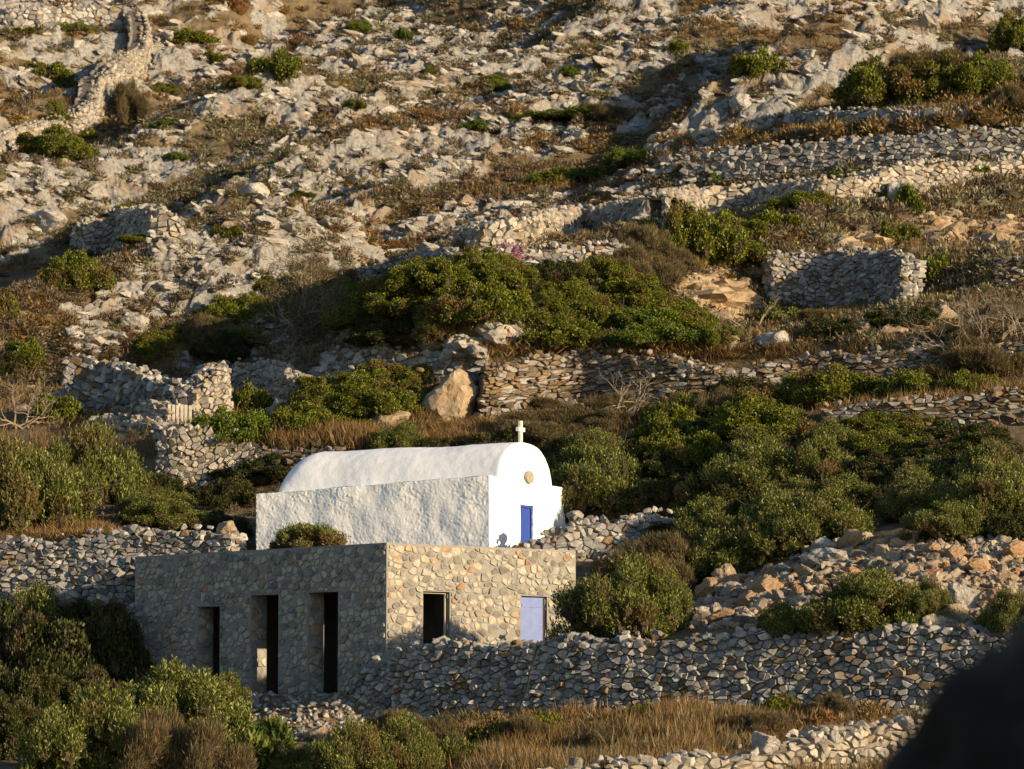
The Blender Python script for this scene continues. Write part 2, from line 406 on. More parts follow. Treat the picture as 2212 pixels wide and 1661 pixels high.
def mat_ground():
    m, nt = newmat('hillside_ground')
    ar = N(nt, 'ShaderNodeAttribute', attribute_name='rock'); ae = N(nt, 'ShaderNodeAttribute', attribute_name='earth')
    ard = N(nt, 'ShaderNodeAttribute', attribute_name='red')
    n1 = noise_tex(nt, 1.3, 8, 0.7); n2 = noise_tex(nt, 0.45, 5, 0.6); n3 = noise_tex(nt, 7, 6, 0.7)
    rk = ramp(nt, [(0.25, (0.10, 0.095, 0.09)), (0.42, (0.20, 0.195, 0.185)), (0.58, (0.29, 0.285, 0.27)), (0.8, (0.38, 0.37, 0.35))]); nt.links.new(n3.outputs[0], rk.inputs[0])
    rk2 = ramp(nt, [(0.5, (0, 0, 0)), (0.62, (0.7, 0.7, 0.7))]); nt.links.new(n2.outputs[0], rk2.inputs[0])
    rc = mixc(nt, rk2.outputs[0], rk.outputs[0], (0.24, 0.18, 0.12))
    so = ramp(nt, [(0.3, (0.06, 0.047, 0.03)), (0.46, (0.12, 0.092, 0.055)), (0.58, (0.18, 0.14, 0.085)), (0.75, (0.25, 0.205, 0.135))]); nt.links.new(n1.outputs[0], so.inputs[0])
    crk = noise_tex(nt, 2.6, 9, 0.8); ck = ramp(nt, [(0.40, (0.5, 0.47, 0.43)), (0.47, (1.05, 1.05, 1.05)), (0.7, (1.25, 1.25, 1.25))]); nt.links.new(crk.outputs[0], ck.inputs[0])
    rc = mixc(nt, 1.0, rc, ck.outputs[0], 'MULTIPLY')
    # small stones and stubble in the soil
    n4 = noise_tex(nt, 14, 4, 0.7); st = ramp(nt, [(0.56, (0, 0, 0)), (0.64, (0.6, 0.6, 0.6))]); nt.links.new(n4.outputs[0], st.inputs[0])
    sc = mixc(nt, st.outputs[0], so.outputs[0], (0.24, 0.205, 0.165))
    ea = ramp(nt, [(0.3, (0.13, 0.085, 0.045)), (0.7, (0.26, 0.19, 0.12))]); nt.links.new(n3.outputs[0], ea.inputs[0])
    sc = mixc(nt, ae.outputs['Fac'], sc, ea.outputs[0])
    rr = ramp(nt, [(0.3, (0.13, 0.05, 0.02)), (0.7, (0.27, 0.115, 0.045))]); nt.links.new(n1.outputs[0], rr.inputs[0])
    sc = mixc(nt, ard.outputs['Fac'], sc, rr.outputs[0])
    # break the rock edge up
    mul = N(nt, 'ShaderNodeMath', operation='MULTIPLY_ADD'); mul.inputs[1].default_value = 0.9; mul.inputs[2].default_value = -0.45
    nt.links.new(n3.outputs[0], mul.inputs[0])
    ad = N(nt, 'ShaderNodeMath', operation='ADD'); nt.links.new(ar.outputs['Fac'], ad.inputs[0]); nt.links.new(mul.outputs[0], ad.inputs[1])
    f = ramp(nt, [(0.42, (0, 0, 0)), (0.55, (1, 1, 1))]); nt.links.new(ad.outputs[0], f.inputs[0])
    c = mixc(nt, f.outputs[0], sc, rc)
    nb = noise_tex(nt, 5, 8, 0.75)
    finish(nt, c, 0.95, nb.outputs[0], 0.9, 0.14, 0.1)
    return m
M['ground'] = mat_ground()
hill = g.obj('hillside', M['ground'], smooth=False)
tag(hill, kind='structure')
for nm, ar in (("rock", rockm), ('earth', np.clip(earth, 0, 1)), ('red', np.clip(red, 0, 1))):
    a = hill.data.attributes.new(nm, 'FLOAT', 'POINT'); a.data.foreach_set('value', ar.astype(np.float32).ravel())

# ------------------------------------------------------------------ stones
def hull_proto(n, seed, flat=1.0):
    r = random.Random(seed); bm = bmesh.new()
    for _ in range(n):
        v = Vector((r.gauss(0, 1), r.gauss(0, 1), r.gauss(0, 1))).normalized()
        v = Vector([math.copysign(abs(c) ** 0.62, c) for c in v]) * r.uniform(0.42, 0.58)
        bm.verts.new((v.x, v.y, v.z * flat))
    res = bmesh.ops.convex_hull(bm, input=bm.verts)
    bmesh.ops.delete(bm, geom=list({e for e in res['geom_interior'] if isinstance(e, bmesh.types.BMVert)}), context='VERTS')
    bm.verts.ensure_lookup_table()
    V = np.array([v.co[:] for v in bm.verts]); Fa = np.array([[l.vert.index for l in f.loops] for f in bm.faces])
    bm.free(); return V, Fa
HULL = [hull_proto(15 + i % 6, 100 + i) for i in range(24)]
def rotm(r, tilt=0.4):
    return np.array((Matrix.Rotation(r.uniform(0, 6.283), 3, 'Z') @ Matrix.Rotation(r.gauss(0, tilt), 3, 'X') @ Matrix.Rotation(r.gauss(0, tilt), 3, 'Y')))
def add_hull(g, pos, size, r, tilt=0.4, mi=0):
    V, Fa = HULL[r.randrange(len(HULL))]
    g.add_arr((V * np.array(size)) @ rotm(r, tilt).T + np.array(pos), Fa, mi)

def clip(poly, a, b, c):
    """keep a*x+b*y<=c"""
    out = []; n = len(poly)
    for i in range(n):
        p = poly[i]; q = poly[(i + 1) % n]
        dp = a * p[0] + b * p[1] - c; dq = a * q[0] + b * q[1] - c
        if dp <= 0: out.append(p)
        if (dp < 0 < dq) or (dq < 0 < dp):
            t = dp / (dp - dq); out.append((p[0] + (q[0] - p[0]) * t, p[1] + (q[1] - p[1]) * t))
    return out

def voro(L, H, sw, sh, r, jit=0.5, drop=0.10, wvar=0.85, keep=None):
    pts = []
    ny = max(1, int(H / sh)); 
    for j in range(-1, ny + 2):
        nx = max(1, int(L / sw))
        for i in range(-1, nx + 2):
            if r.random() < drop: continue
            x = i + 0.5 + (0.5 if j % 2 else 0) + r.uniform(-jit, jit); y = j + 0.5 + r.uniform(-jit, jit)
            if keep and not keep(x * sw, y * sh): continue
            pts.append((x, y))
    A = np.array(pts); n = len(A)
    w = np.array([r.uniform(0, wvar) for _ in range(n)])
    res = []
    for i in range(n):
        x, y = A[i]
        if x * sw < 0 or x * sw > L or y * sh < 0 or y * sh > H: continue
        d2 = (A[:, 0] - x) ** 2 + (A[:, 1] - y) ** 2
        k = np.where(d2 < 7.0)[0]; k = k[np.argsort(d2[k])][1:16]
        poly = [(x - 1.3, y - 1.2), (x + 1.3, y - 1.2), (x + 1.3, y + 1.2), (x - 1.3, y + 1.2)]
        for j in k:
            qx, qy = A[j]
            poly = clip(poly, 2 * (qx - x), 2 * (qy - y), qx * qx + qy * qy - x * x - y * y - w[j] + w[i])
            if len(poly) < 3: break
        if len(poly) < 3: continue
        res.append([(px * sw, py * sh) for px, py in poly])
    return res

def stone_geo(polys, r, gap=0.012, depth=(0.05, 0.14), back=-0.1, tilt=0.35, round_=0.72):
    """polys -> (s,t,d) vertices and faces of chunky stones"""
    V = []; Fc = []
    k = 0
    for poly in polys:
        n = len(poly)
        cx = sum(p[0] for p in poly) / n; cy = sum(p[1] for p in poly) / n
        rad = sum(math.hypot(p[0] - cx, p[1] - cy) for p in poly) / n
        if rad < 0.02: continue
        sc = max(0.3, 1 - gap / rad)
        dp = r.uniform(*depth); tx = r.gauss(0, tilt) ; ty = r.gauss(0, tilt) - 0.1
        ox = r.uniform(-.1, .1) * rad; oy = r.uniform(-.1, .1) * rad; rs = round_ + r.uniform(-0.1, 0.12)
        pp = [(cx + (p[0] - cx) * sc, cy + (p[1] - cy) * sc) for p in poly]
        for p in pp: V.append((p[0], p[1], back))
        for p in pp: V.append((p[0], p[1], dp * 0.35 + r.uniform(-.01, .01)))
        for p in pp:
            x = cx + (p[0] - cx) * rs + ox; y = cy + (p[1] - cy) * rs + oy
            V.append((x, y, dp + tx * (x - cx) * 0.6 + ty * (y - cy) * 0.6))
        for a in range(n):
            b = (a + 1) % n
            Fc.append((k + a, k + b, k + n + b, k + n + a)); Fc.append((k + n + a, k + n + b, k + 2 * n + b, k + 2 * n + a))
        Fc.append(tuple(k + 2 * n + a for a in range(n)))
        k += 3 * n
    return np.array(V), Fc

class Path:
    """plan polyline with base and top heights; front side faces the camera side"""
    def __init__(s, pts):      # list of (x, y, zbase, ztop)
        a = np.array(pts, float)
        seg = np.hypot(np.diff(a[:, 0]), np.diff(a[:, 1])); S = np.concatenate([[0], np.cumsum(seg)])
        s.L = S[-1]; m = max(8, int(s.L / 0.15)); s.S = np.linspace(0, s.L, m)
        s.A = np.stack([np.interp(s.S, S, a[:, k]) for k in range(4)], -1)
        k = min(9, m // 2 * 2 - 1)
        if k >= 3:
            w = np.ones(k) / k
            for c in range(2):
                p = s.A[:, c]; e = k // 2
                pad = np.concatenate([2 * p[0] - p[1:e + 1][::-1], p, 2 * p[-1] - p[-e - 1:-1][::-1]])
                s.A[:, c] = np.convolve(pad, w, 'valid')
        d = np.gradient(s.A[:, :2], axis=0); d /= np.linalg.norm(d, axis=1)[:, None]
        s.Nn = np.stack([d[:, 1], -d[:, 0]], -1)
    def H(s, q): return float(np.interp(q, s.S, s.A[:, 3] - s.A[:, 2]))
    def map(s, V, batter=0.1):
        q = V[:, 0]; o = np.zeros((len(V), 3))
        nx = np.interp(q, s.S, s.Nn[:, 0]); ny = np.interp(q, s.S, s.Nn[:, 1])
        d = V[:, 2] - batter * V[:, 1]
        o[:, 0] = np.interp(q, s.S, s.A[:, 0]) + nx * d; o[:, 1] = np.interp(q, s.S, s.A[:, 1]) + ny * d
        o[:, 2] = np.interp(q, s.S, s.A[:, 2]) + V[:, 1]
        return o

def dry_wall(label, line, mat='grey', sw=0.24, sh=0.15, th=0.55, seed=1, drop=0.2, cope=1.0, group=None, zdrop=0.25, name='dry_stone_wall', slabs=None, rubble=0.5, snap=False):
    """line: (px, py_base, py_top[, D]) left to right"""
    r = random.Random(seed); pts = []
    for e in line:
        D = e[3] if len(e) > 3 else min(gpos(e[0], e[1]).y, gD(e[0], e[1]) + (0 if snap else 99)) - .15
        b = at(e[0], e[1], D); t = at(e[0], e[2], D)
        pts.append((b.x, b.y, b.z - zdrop, t.z))
    # densify with a handmade wobble
    p = Path(pts); Hm = float(np.max(p.A[:, 3] - p.A[:, 2]))
    gg = Geo()
    sw *= .66; sh *= .62
    bands = [(a, b, c * .72, d * .75) for a, b, c, d in slabs] if slabs else [(0, 1.0, sw, sh)]
    wob = lambda q: 0.06 * math.sin(q * 1.7 + seed) + 0.05 * math.sin(q * 4.3 + 2 * seed)
    polys = []
    for (f0, f1_, bw, bh) in bands:
        ps = voro(p.L, Hm, bw, bh, r, drop=drop)
        for poly in ps:
            cx = sum(a[0] for a in poly) / len(poly); cy = sum(a[1] for a in poly) / len(poly)
            h = p.H(cx) + wob(cx)
            fr = cy / max(h, .01)+ 0.08 * math.sin(cx * 0.9 + seed)
            if cy < h and (len(bands) == 1 or f0 <= fr < f1_): polys.append(poly)
    V, Fc = stone_geo(polys, r, gap=.007, depth=(0.02, 0.13), tilt=.42, round_=.76)
    gg.add(p.map(V), Fc)
    Vb = V.copy(); Vb[:, 2] = -th - .05 - Vb[:, 2]; gg.add(p.map(Vb), [f[::-1] for f in Fc])
    for poly in polys:
        if r.random() < .05:
            cx = sum(a[0] for a in poly) / len(poly); cy = sum(a[1] for a in poly) / len(poly); s = r.uniform(.7, 1.5) * sw
            v = p.map(np.array([[cx, cy, .03]]))[0]
            add_hull(gg, v, (s * 1.3, s, s * .75), r, .35)
    # coping and tumbled top stones
    q = 0.0
    while q < p.L:
        s = r.uniform(0.10, 0.25) * (1.25 if r.random() < .12 else 1)
        for row in range(2):
            if r.random() > (0.92 if row == 0 else 0.8) * cope: continue
            h = p.H(q) + wob(q)
            v = p.map(np.array([[q, h + r.uniform(-0.02, .05), -0.08 - row * 0.28]]))[0]
            add_hull(gg, v, (s * r.uniform(1, 1.3), s * r.uniform(.8, 1.1), s * r.uniform(.5, .9)), r, 0.3)
        if r.random() < 0.25 * cope:
            v = p.map(np.array([[q, p.H(q) + 0.16, -0.15]]))[0]
            add_hull(gg, v, (s * .8, s * .8, s * .6), r, 0.4)
        q += s * 0.8
    # stones shed at the foot
    for _ in range(int(p.L * 3 * rubble)):
        q = r.uniform(0, p.L); s = r.uniform(.08, .22)
        v = p.map(np.array([[q, zdrop + 0.03, r.uniform(.1, .55)]]))[0]
        add_hull(gg, v, (s * 1.3, s, s * .7), r, 0.4)
    # rough core
    for q, sg_ in ((.02, 1), (p.L - .02, -1)):
        h = p.H(q); z_ = 0.0
        while z_ < h:
            for dd_ in np.arange(-.05, -th, -.17):
                s = r.uniform(.14, .24)
                v = p.map(np.array([[q + sg_ * r.uniform(0, .06), z_, dd_]]))[0]
                add_hull(gg, v, (s * 1.3, s * 1.2, s * .85), r, .25)
            z_ += .11
    n = len(p.S); th0 = -0.04
    base = np.stack([p.S, np.full(n, -0.1), np.full(n, th0)], -1)
    Ht = (p.A[:, 3] - p.A[:, 2]) - 0.05
    Sx = np.clip(p.S, .14, p.L - .14)
    rows = [np.stack([Sx, 0 * Sx - .2, 0 * Sx + th0], -1), np.stack([Sx, Ht, 0 * Sx + th0], -1), np.stack([Sx, Ht, 0 * Sx - th], -1), np.stack([Sx, 0 * Sx - .2, 0 * Sx - th - .1], -1)]
    Vc = np.concatenate([p.map(x) for x in rows]); Fq = []
    for k in range(3):
        for i in range(n - 1): Fq.append((k * n + i, k * n + i + 1, (k + 1) * n + i + 1, (k + 1) * n + i))
    Fq.append((0, n, 2 * n, 3 * n)); Fq.append((n - 1, 4 * n - 1, 3 * n - 1, 2 * n - 1))
    gg.add(Vc, Fq, 1)
    o = gg.obj(name, [M[mat], M['core']])
    # put the origin at the wall's foot
    c = Vector(p.map(np.array([[p.L / 2, 0, 0]]))[0])
    o.data.transform(Matrix.Translation(-c)); o.location = c
    tag(o, label, 'wall', group)
    return o, p

#--WALLS
SL = [(0, .3, .26, .17), (.3, .62, .34, .085), (.62, 2, .26, .15)]
dry_wall('long grey dry stone retaining wall running right from the roofless stone building', [(735, 1592, 1530, 87.9), (770, 1588, 1445, 87.5), (885, 1580, 1400, 86.1), (1060, 1568, 1392, 85.0), (1300, 1552, 1385, 83.5), (1500, 1550, 1382, 82.6), (1750, 1545, 1368, 81.5), (2000, 1538, 1362, 80.4), (2212, 1535, 1360, 79.5), (2400, 1532, 1355, 78.8)], 'grey', .235, .16, seed=3)
dry_wall('sunlit pale dry stone wall along the bottom right edge below the dry grass', [(1180, 1790, 1672, 69.5), (1300, 1780, 1660, 69.8), (1450, 1770, 1652, 70.2), (1640, 1755, 1628, 70.9), (1760, 1745, 1598, 71.5), (1860, 1740, 1583, 72.2), (1980, 1735, 1560, 73), (2150, 1730, 1550, 74)], 'pale', .25, .17, seed=4)
dry_wall('bluish shaded dry stone wall left of the white chapel above the dark shrubs', [(-150, 1350, 1178, 99.7), (0, 1345, 1175, 99.2), (130, 1345, 1166, 98.8), (240, 1345, 1152, 98.4), (400, 1345, 1150, 97.8), (490, 1330, 1152, 97.2)], 'grey', .25, .15, seed=5)
dry_wall('sloping heap-like wall end dropping behind the stone building corner', [(120, 1360, 1250, 97.3), (200, 1375, 1215, 96.9), (290, 1390, 1205, 96.4), (330, 1390, 1215, 96.2)], 'grey', .27, .19, seed=6, rubble=2)
dry_wall('broken stone wall of tilted slabs between the olive shrub and the bright green shrub', [(335, 1060, 955), (350, 1062, 930), (420, 1058, 928), (470, 1040, 936), (530, 1010, 945), (560, 995, 968)], 'pale', .24, .2, seed=7, rubble=2)
dry_wall('low wall of brown slabs running behind the chapel roof on the left', [(545, 1000, 972), (620, 1000, 970), (700, 1000, 968), (745, 998, 975)], 'slate', .3, .1, seed=8)
dry_wall('long brown and grey slab retaining wall across the middle above the chapel', [(1035, 912, 905), (1052, 912, 800), (1110, 905, 775), (1250, 885, 768), (1400, 868, 770), (1500, 860, 790), (1580, 855, 800), (1750, 840, 775), (1900, 830, 760), (2050, 812, 748), (2212, 805, 738), (2350, 800, 730)], 'slate', seed=9, slabs=[(0, .35, .27, .15), (.35, .75, .36, .085), (.75, 2, .28, .12)], th=.7, snap=True)
dry_wall('wall of squared grey blocks left of the long slab wall above the tan rock', [(690, 800, 768), (760, 800, 748), (835, 798, 760), (900, 802, 762), (980, 805, 760), (1052, 800, 764)], 'grey', .42, .26, seed=10, snap=True)
dry_wall('low grey wall above the dark shrubs at the right edge', [(1780, 925, 885), (1830, 925, 878), (1960, 922, 868), (2060, 918, 858), (2212, 915, 850), (2350, 912, 845)], 'slate', seed=11, slabs=[(0, .5, .27, .16), (.5, 2, .34, .1)], snap=True)
dry_wall('upright square-looking grey retaining wall between tan rock and red earth', [(1672, 672, 556), (1740, 674, 550), (1800, 675, 548), (1870, 674, 548), (1945, 672, 554)], 'grey', .26, .17, seed=12, snap=True)
dry_wall('short dark wall in shade at the right edge above red earth', [(2150, 625, 565), (2212, 630, 555), (2320, 630, 550)], 'slate', .3, .13, seed=13, snap=True)
dry_wall('tumbled pale wall of big angular blocks climbing from the middle to the right', [(982, 548, 505), (1010, 552, 492), (1080, 548, 482), (1180, 530, 470), (1260, 512, 455), (1350, 495, 440), (1440, 478, 425), (1520, 462, 410), (1640, 452, 402), (1760, 445, 395), (1880, 436, 380), (2000, 428, 350)], 'pale', .36, .24, seed=14, rubble=3)
dry_wall('shaded grey retaining wall below the tumbled pale wall in the middle', [(770, 605, 585), (880, 592, 560), (960, 585, 548), (1080, 582, 545), (1200, 582, 540), (1300, 575, 532), (1400, 560, 525)], 'grey', .3, .17, seed=15)
dry_wall('tall grey retaining wall on the upper right terrace', [(1478, 392, 340), (1510, 393, 328), (1600, 392, 322), (1750, 388, 308), (1880, 380, 300), (1960, 374, 288), (2080, 368, 282), (2212, 358, 272), (2350, 350, 265)], 'grey', .33, .2, seed=16)
dry_wall('sunlit lower tier of the upper right terrace wall at the right edge', [(1800, 428, 392), (1900, 420, 368), (2010, 410, 352), (2120, 395, 350), (2212, 380, 340), (2340, 375, 335)], 'pale', .33, .2, seed=17)
dry_wall('short topmost terrace wall with tilted blocks below the big dark shrub', [(1615, 290, 262), (1660, 288, 255), (1760, 278, 243), (1900, 272, 240), (2000, 268, 238), (2090, 262, 240)], 'grey', .38, .24, seed=18)
dry_wall('long sunlit field wall winding up the hillside at the top left', [(-120, 425, 372), (0, 362, 308), (70, 325, 275), (130, 300, 255), (195, 285, 235), (222, 262, 205), (222, 225, 172), (262, 185, 140), (310, 160, 110), (330, 120, 80), (322, 80, 35), (302, 45, 15)], 'pale', .34, .22, seed=19, th=.8, zdrop=.4)
dry_wall('shaded back wall of the enclosure at the top left corner', [(-150, 70, 22), (0, 68, 22), (100, 62, 14), (200, 58, 12), (302, 60, 22)], 'grey', .4, .3, seed=20, zdrop=.4)
dry_wall('ruined pale stone wall stub on the left of the rocky hillside', [(152, 545, 500), (175, 553, 478), (250, 548, 460), (310, 530, 452), (350, 515, 448), (395, 520, 480)], 'pale', .36, .24, seed=21, rubble=3, zdrop=.5)
dry_wall('shaded back wall of the small sheepfold behind the wooden gate', [(140, 880, 775), (180, 885, 770), (250, 895, 795), (330, 900, 830), (400, 900, 835), (450, 890, 815), (500, 870, 790)], 'grey', .36, .26, seed=22, zdrop=.4)
dry_wall('sunlit pale dry stone wall of the sheepfold below the windswept shrub', [(500, 850, 785), (560, 856, 788), (610, 868, 805), (645, 865, 832)], 'pale', .28, .18, seed=23)
dry_wall('wall of rounded stones just right of the wooden gate', [(424, 918, 838), (440, 918, 825), (470, 916, 812), (502, 905, 795)], 'pale', .26, .2, seed=24)
dry_wall('low stone pier with flat slabs just left of the wooden gate', [(298, 915, 880), (330, 920, 875), (360, 922, 878)], 'pale', .36, .13, seed=25)
dry_wall('low tumbled wall under the gate running left', [(190, 925, 912), (250, 930, 908), (320, 935, 918), (400, 940, 922)], 'pale', .3, .14, seed=26)
dry_wall('small broken wall climbing right from the sheepfold to the block wall', [(655, 835, 815), (690, 828, 790), (740, 822, 788), (790, 800, 768), (830, 790, 745)], 'grey', .3, .2, seed=27)
dry_wall('grey rubble wall from the chapel door up to the right', [(1120, 1215, 1190, 96.3), (1160, 1210, 1172, 96.5), (1200, 1205, 1160, 96.7), (1240, 1202, 1128, 96.9), (1265, 1200, 1130, 97.0), (1340, 1190, 1135, 97.6), (1430, 1178, 1112, 98.2), (1480, 1172, 1122, 98.6), (1540, 1165, 1103, 99.0), (1610, 1158, 1116, 99.3)], 'grey', .28, .2, seed=28, th=.9, rubble=2)
#--ENDWALLS

# ------------------------------------------------------------------ white chapel
def disp_mesh(o, amp, sc, fine=None):
    me = o.data
    n = len(me.vertices)
    co = np.zeros(n * 3, np.float32); me.vertices.foreach_get('co', co); co = co.reshape(-1, 3)
    no = np.zeros(n * 3, np.float32); me.vertices.foreach_get('normal', no); no = no.reshape(-1, 3)
    for i in range(n):
        v = Vector(co[i]); h = 0
        for a, s in zip(amp, sc): h += a * mn.noise(v * s)
        if fine:
            pm = min(1.0, max(0.12, .55 + 1.3 * mn.noise(v * 1.1 + Vector((3, 1, 7)))))
            h += fine[0] * pm * max(0.0, mn.noise(v * fine[1] + Vector((0, 0, 2 * mn.noise(v * 4))))) ** 0.7 + fine[0] * .5 * pm * mn.noise(v * fine[1] * .45)
        co[i] += no[i] * h
    me.vertices.foreach_set('co', co.ravel()); me.update()

def patch(bm, p00, p10, p11, p01, step):
    p00, p10, p11, p01 = map(Vector, (p00, p10, p11, p01))
    nu = max(1, round(max((p10 - p00).length, (p11 - p01).length) / step)); nv = max(1, round(max((p01 - p00).length, (p11 - p10).length) / step))
    g = [[bm.verts.new((p00.lerp(p10, u / nu)).lerp(p01.lerp(p11, u / nu), v / nv)) for v in range(nv + 1)] for u in range(nu + 1)]
    for u in range(nu):
        for v in range(nv):
            bm.faces.new((g[u][v], g[u + 1][v], g[u + 1][v + 1], g[u][v + 1]))

chapel = empty('chapel', (CH.x, CH.y, GZ), math.atan2(cl.y, cl.x))   # local x runs back along the nave, local -y across the front
tag(chapel, 'small whitewashed chapel with barrel vault roof standing above the stone building', 'chapel')
# local frame: x = along nave away, y = -(cw) side?  decide from the cross product
ux = Vector((cl.x, cl.y, 0)); uy = Vector((-cl.y, cl.x, 0)); sgn = 1 if uy.dot(Vector((cw.x, cw.y, 0))) > 0 else -1
def cpz(px, py, s, w):      # height over the chapel ground of a photo row at plan position s (nave), w (front)
    q = CH.xy + cl * s + cw * w
    return at(px, py, q.y).z - GZ
hFL = cpz(1057, 1027, 0, 0); hBL = cpz(553, 1067, CL, 0); hFR = cpz(1220, 1054, 0, CW); hBR = hBL
def c3(s, w, z): return Vector((s, sgn * w, z))
def front_w(px):            # front position of a photo column
    lo, hi = 0.0, CW + 1
    for _ in range(40):
        m_ = (lo + hi) / 2; q = CH.xy + cw * m_
        if CX + q.x / q.y * F * cp < px: lo = m_
        else: hi = m_
    return lo
w0, w1 = front_w(1080), front_w(1195)      # vault foot left and right
dw0, dw1 = front_w(1124), front_w(1153)
bm = bmesh.new(); st = 0.025
zB = -0.6
doorT = cpz(1138, 1092, 0, (dw0 + dw1) / 2)
# side, back, right walls
patch(bm, c3(0, 0, zB), c3(CL, 0, zB), c3(CL, 0, hBL), c3(0, 0, hFL), st)
patch(bm, c3(CL, 0, zB), c3(CL, CW, zB), c3(CL, CW, hBR), c3(CL, 0, hBL), .12)
patch(bm, c3(CL, CW, zB), c3(0, CW, zB), c3(0, CW, hFR), c3(CL, CW, hBR), .12)
def ftop(w): return hFL + (hFR - hFL) * w / CW
for (a, b, z0a, full) in ((0, dw0, zB, 1), (dw1, CW, zB, 1)):
    patch(bm, c3(0, b, zB), c3(0, a, zB), c3(0, a, ftop(a)), c3(0, b, ftop(b)), st)
patch(bm, c3(0, dw1, doorT), c3(0, dw0, doorT), c3(0, dw0, ftop(dw0)), c3(0, dw1, ftop(dw1)), st)
RV = 0.14
patch(bm, c3(0, dw1, zB), c3(RV, dw1, zB), c3(RV, dw1, doorT), c3(0, dw1, doorT), st)
patch(bm, c3(RV, dw0, zB), c3(0, dw0, zB), c3(0, dw0, doorT), c3(RV, dw0, doorT), st)
patch(bm, c3(0, dw0, doorT), c3(RV, dw0, doorT), c3(RV, dw1, doorT), c3(0, dw1, doorT), st)
# ledge on top
patch(bm, c3(0, 0, hFL), c3(CL, 0, hBL), c3(CL, CW, hBR), c3(0, CW, hFR), .12)
bmesh.ops.remove_doubles(bm, verts=bm.verts, dist=0.02)
bmesh.ops.recalc_face_normals(bm, faces=bm.faces)
me = bpy.data.meshes.new('wall'); bm.to_mesh(me); bm.free(); me.materials.append(M['plaster'])
me.polygons.foreach_set('use_smooth', [True] * len(me.polygons))
cwall = mesh_obj('wall', me, chapel)
disp_mesh(cwall, (0.035, 0.008, 0.004, 0.006), (1.3, 4, 13, 28), (0.013, 17.0))
# barrel vault
bm = bmesh.new()
wc = (w0 + w1) / 2; ra = (w1 - w0) / 2
zt = cpz(1141, 958, 0, wc)
nS, nA = 110, 54
s0, s1_ = 0.03, CL - 0.3
ringv = []
for i in range(nS + 1):
    s = s0 + (s1_ - s0) * i / nS
    zs = (hFL + (hBL - hFL) * s / CL) - 0.15; q_ = max(0.0, (s - (s1_ - .75)) / .75); en = math.sqrt(max(0.0, 1 - (q_ * .93) ** 2.4)); hh = (zt - zs - 0.05 * s / CL) * (.25 + .75 * en)
    row = []
    for j in range(nA + 1):
        a = math.pi * j / nA; e = 0.86
        x = wc - ra * math.copysign(abs(math.cos(a)) ** e, math.cos(a)); z = zs + hh * abs(math.sin(a)) ** e
        row.append(bm.verts.new(c3(s, x, z)))
    ringv.append(row)
for i in range(nS):
    for j in range(nA): bm.faces.new((ringv[i][j], ringv[i + 1][j], ringv[i + 1][j + 1], ringv[i][j + 1]))
for row, s in ((ringv[0], s0), (ringv[-1], s1_)):
    c0 = bm.verts.new(c3(s, wc, hBL - .1))
    for j in range(nA): bm.faces.new((c0, row[j], row[j + 1]))
    bm.faces.new((c0, row[-1], row[0])) if False else None
bmesh.ops.recalc_face_normals(bm, faces=bm.faces)
me = bpy.data.meshes.new('vaulted_roof'); bm.to_mesh(me); bm.free(); me.materials.append(M['roofwash'])
for p_ in me.polygons: p_.use_smooth = len(p_.vertices) == 4
vr = mesh_obj('vaulted_roof', me, chapel); disp_mesh(vr, (0.035, 0.008), (0.9, 5), (0.008, 14.0))
me.materials.append(M['plaster'])
for p_ in me.polygons:
    if len(p_.vertices) == 3: p_.material_index = 1
# blue plank door
def box(bm, a, b):
    x0, y0, z0 = [min(p, q) for p, q in zip(a, b)]; x1, y1, z1 = [max(p, q) for p, q in zip(a, b)]
    v = [bm.verts.new(c) for c in ((x0, y0, z0), (x1, y0, z0), (x1, y1, z0), (x0, y1, z0), (x0, y0, z1), (x1, y0, z1), (x1, y1, z1), (x0, y1, z1))]
    for f in ((0, 3, 2, 1), (4, 5, 6, 7), (0, 1, 5, 4), (1, 2, 6, 5), (2, 3, 7, 6), (3, 0, 4, 7)): bm.faces.new([v[i] for i in f])
def bm_obj(name, bm, mat, parent=None, bevel=0.0):
    if bevel: bmesh.ops.bevel(bm, geom=list(bm.edges), offset=bevel, segments=2, affect='EDGES')
    me = bpy.data.meshes.new(name); bm.to_mesh(me); bm.free(); me.materials.append(mat)
    return mesh_obj(name, me, parent)
bm = bmesh.new(); nw = 6
for i in range(nw):
    a = dw0 + 0.03 + (dw1 - dw0 - .06) * i / nw; b = dw0 + .03 + (dw1 - dw0 - .06) * (i + 1) / nw - 0.012
    box(bm, c3(RV - 0.05, a, -0.5), c3(RV - 0.0 + (0.006 if i % 2 else 0), b, doorT - 0.05))
door = bm_obj('door', bm, M['blue'], chapel, 0.004); door['label'] = 'blue plank door'
bm = bmesh.new()
box(bm, c3(RV - .09, dw0 + .002, -.5), c3(RV + .03, dw0 + .03, doorT - .01)); box(bm, c3(RV - .09, dw1 - .03, -.5), c3(RV + .03, dw1 - .002, doorT - .01)); box(bm, c3(RV - .09, dw0 + .032, doorT - .048), c3(RV + .03, dw1 - .032, doorT - .012))
bm_obj('frame', bm, M['blue'], door)
bm = bmesh.new(); box(bm, c3(RV - .11, dw0 + .06, doorT * .55), c3(RV - .07, dw0 + .09, doorT * .55 + .1)); bm_obj('handle', bm, M['darkwood'], door, .004)
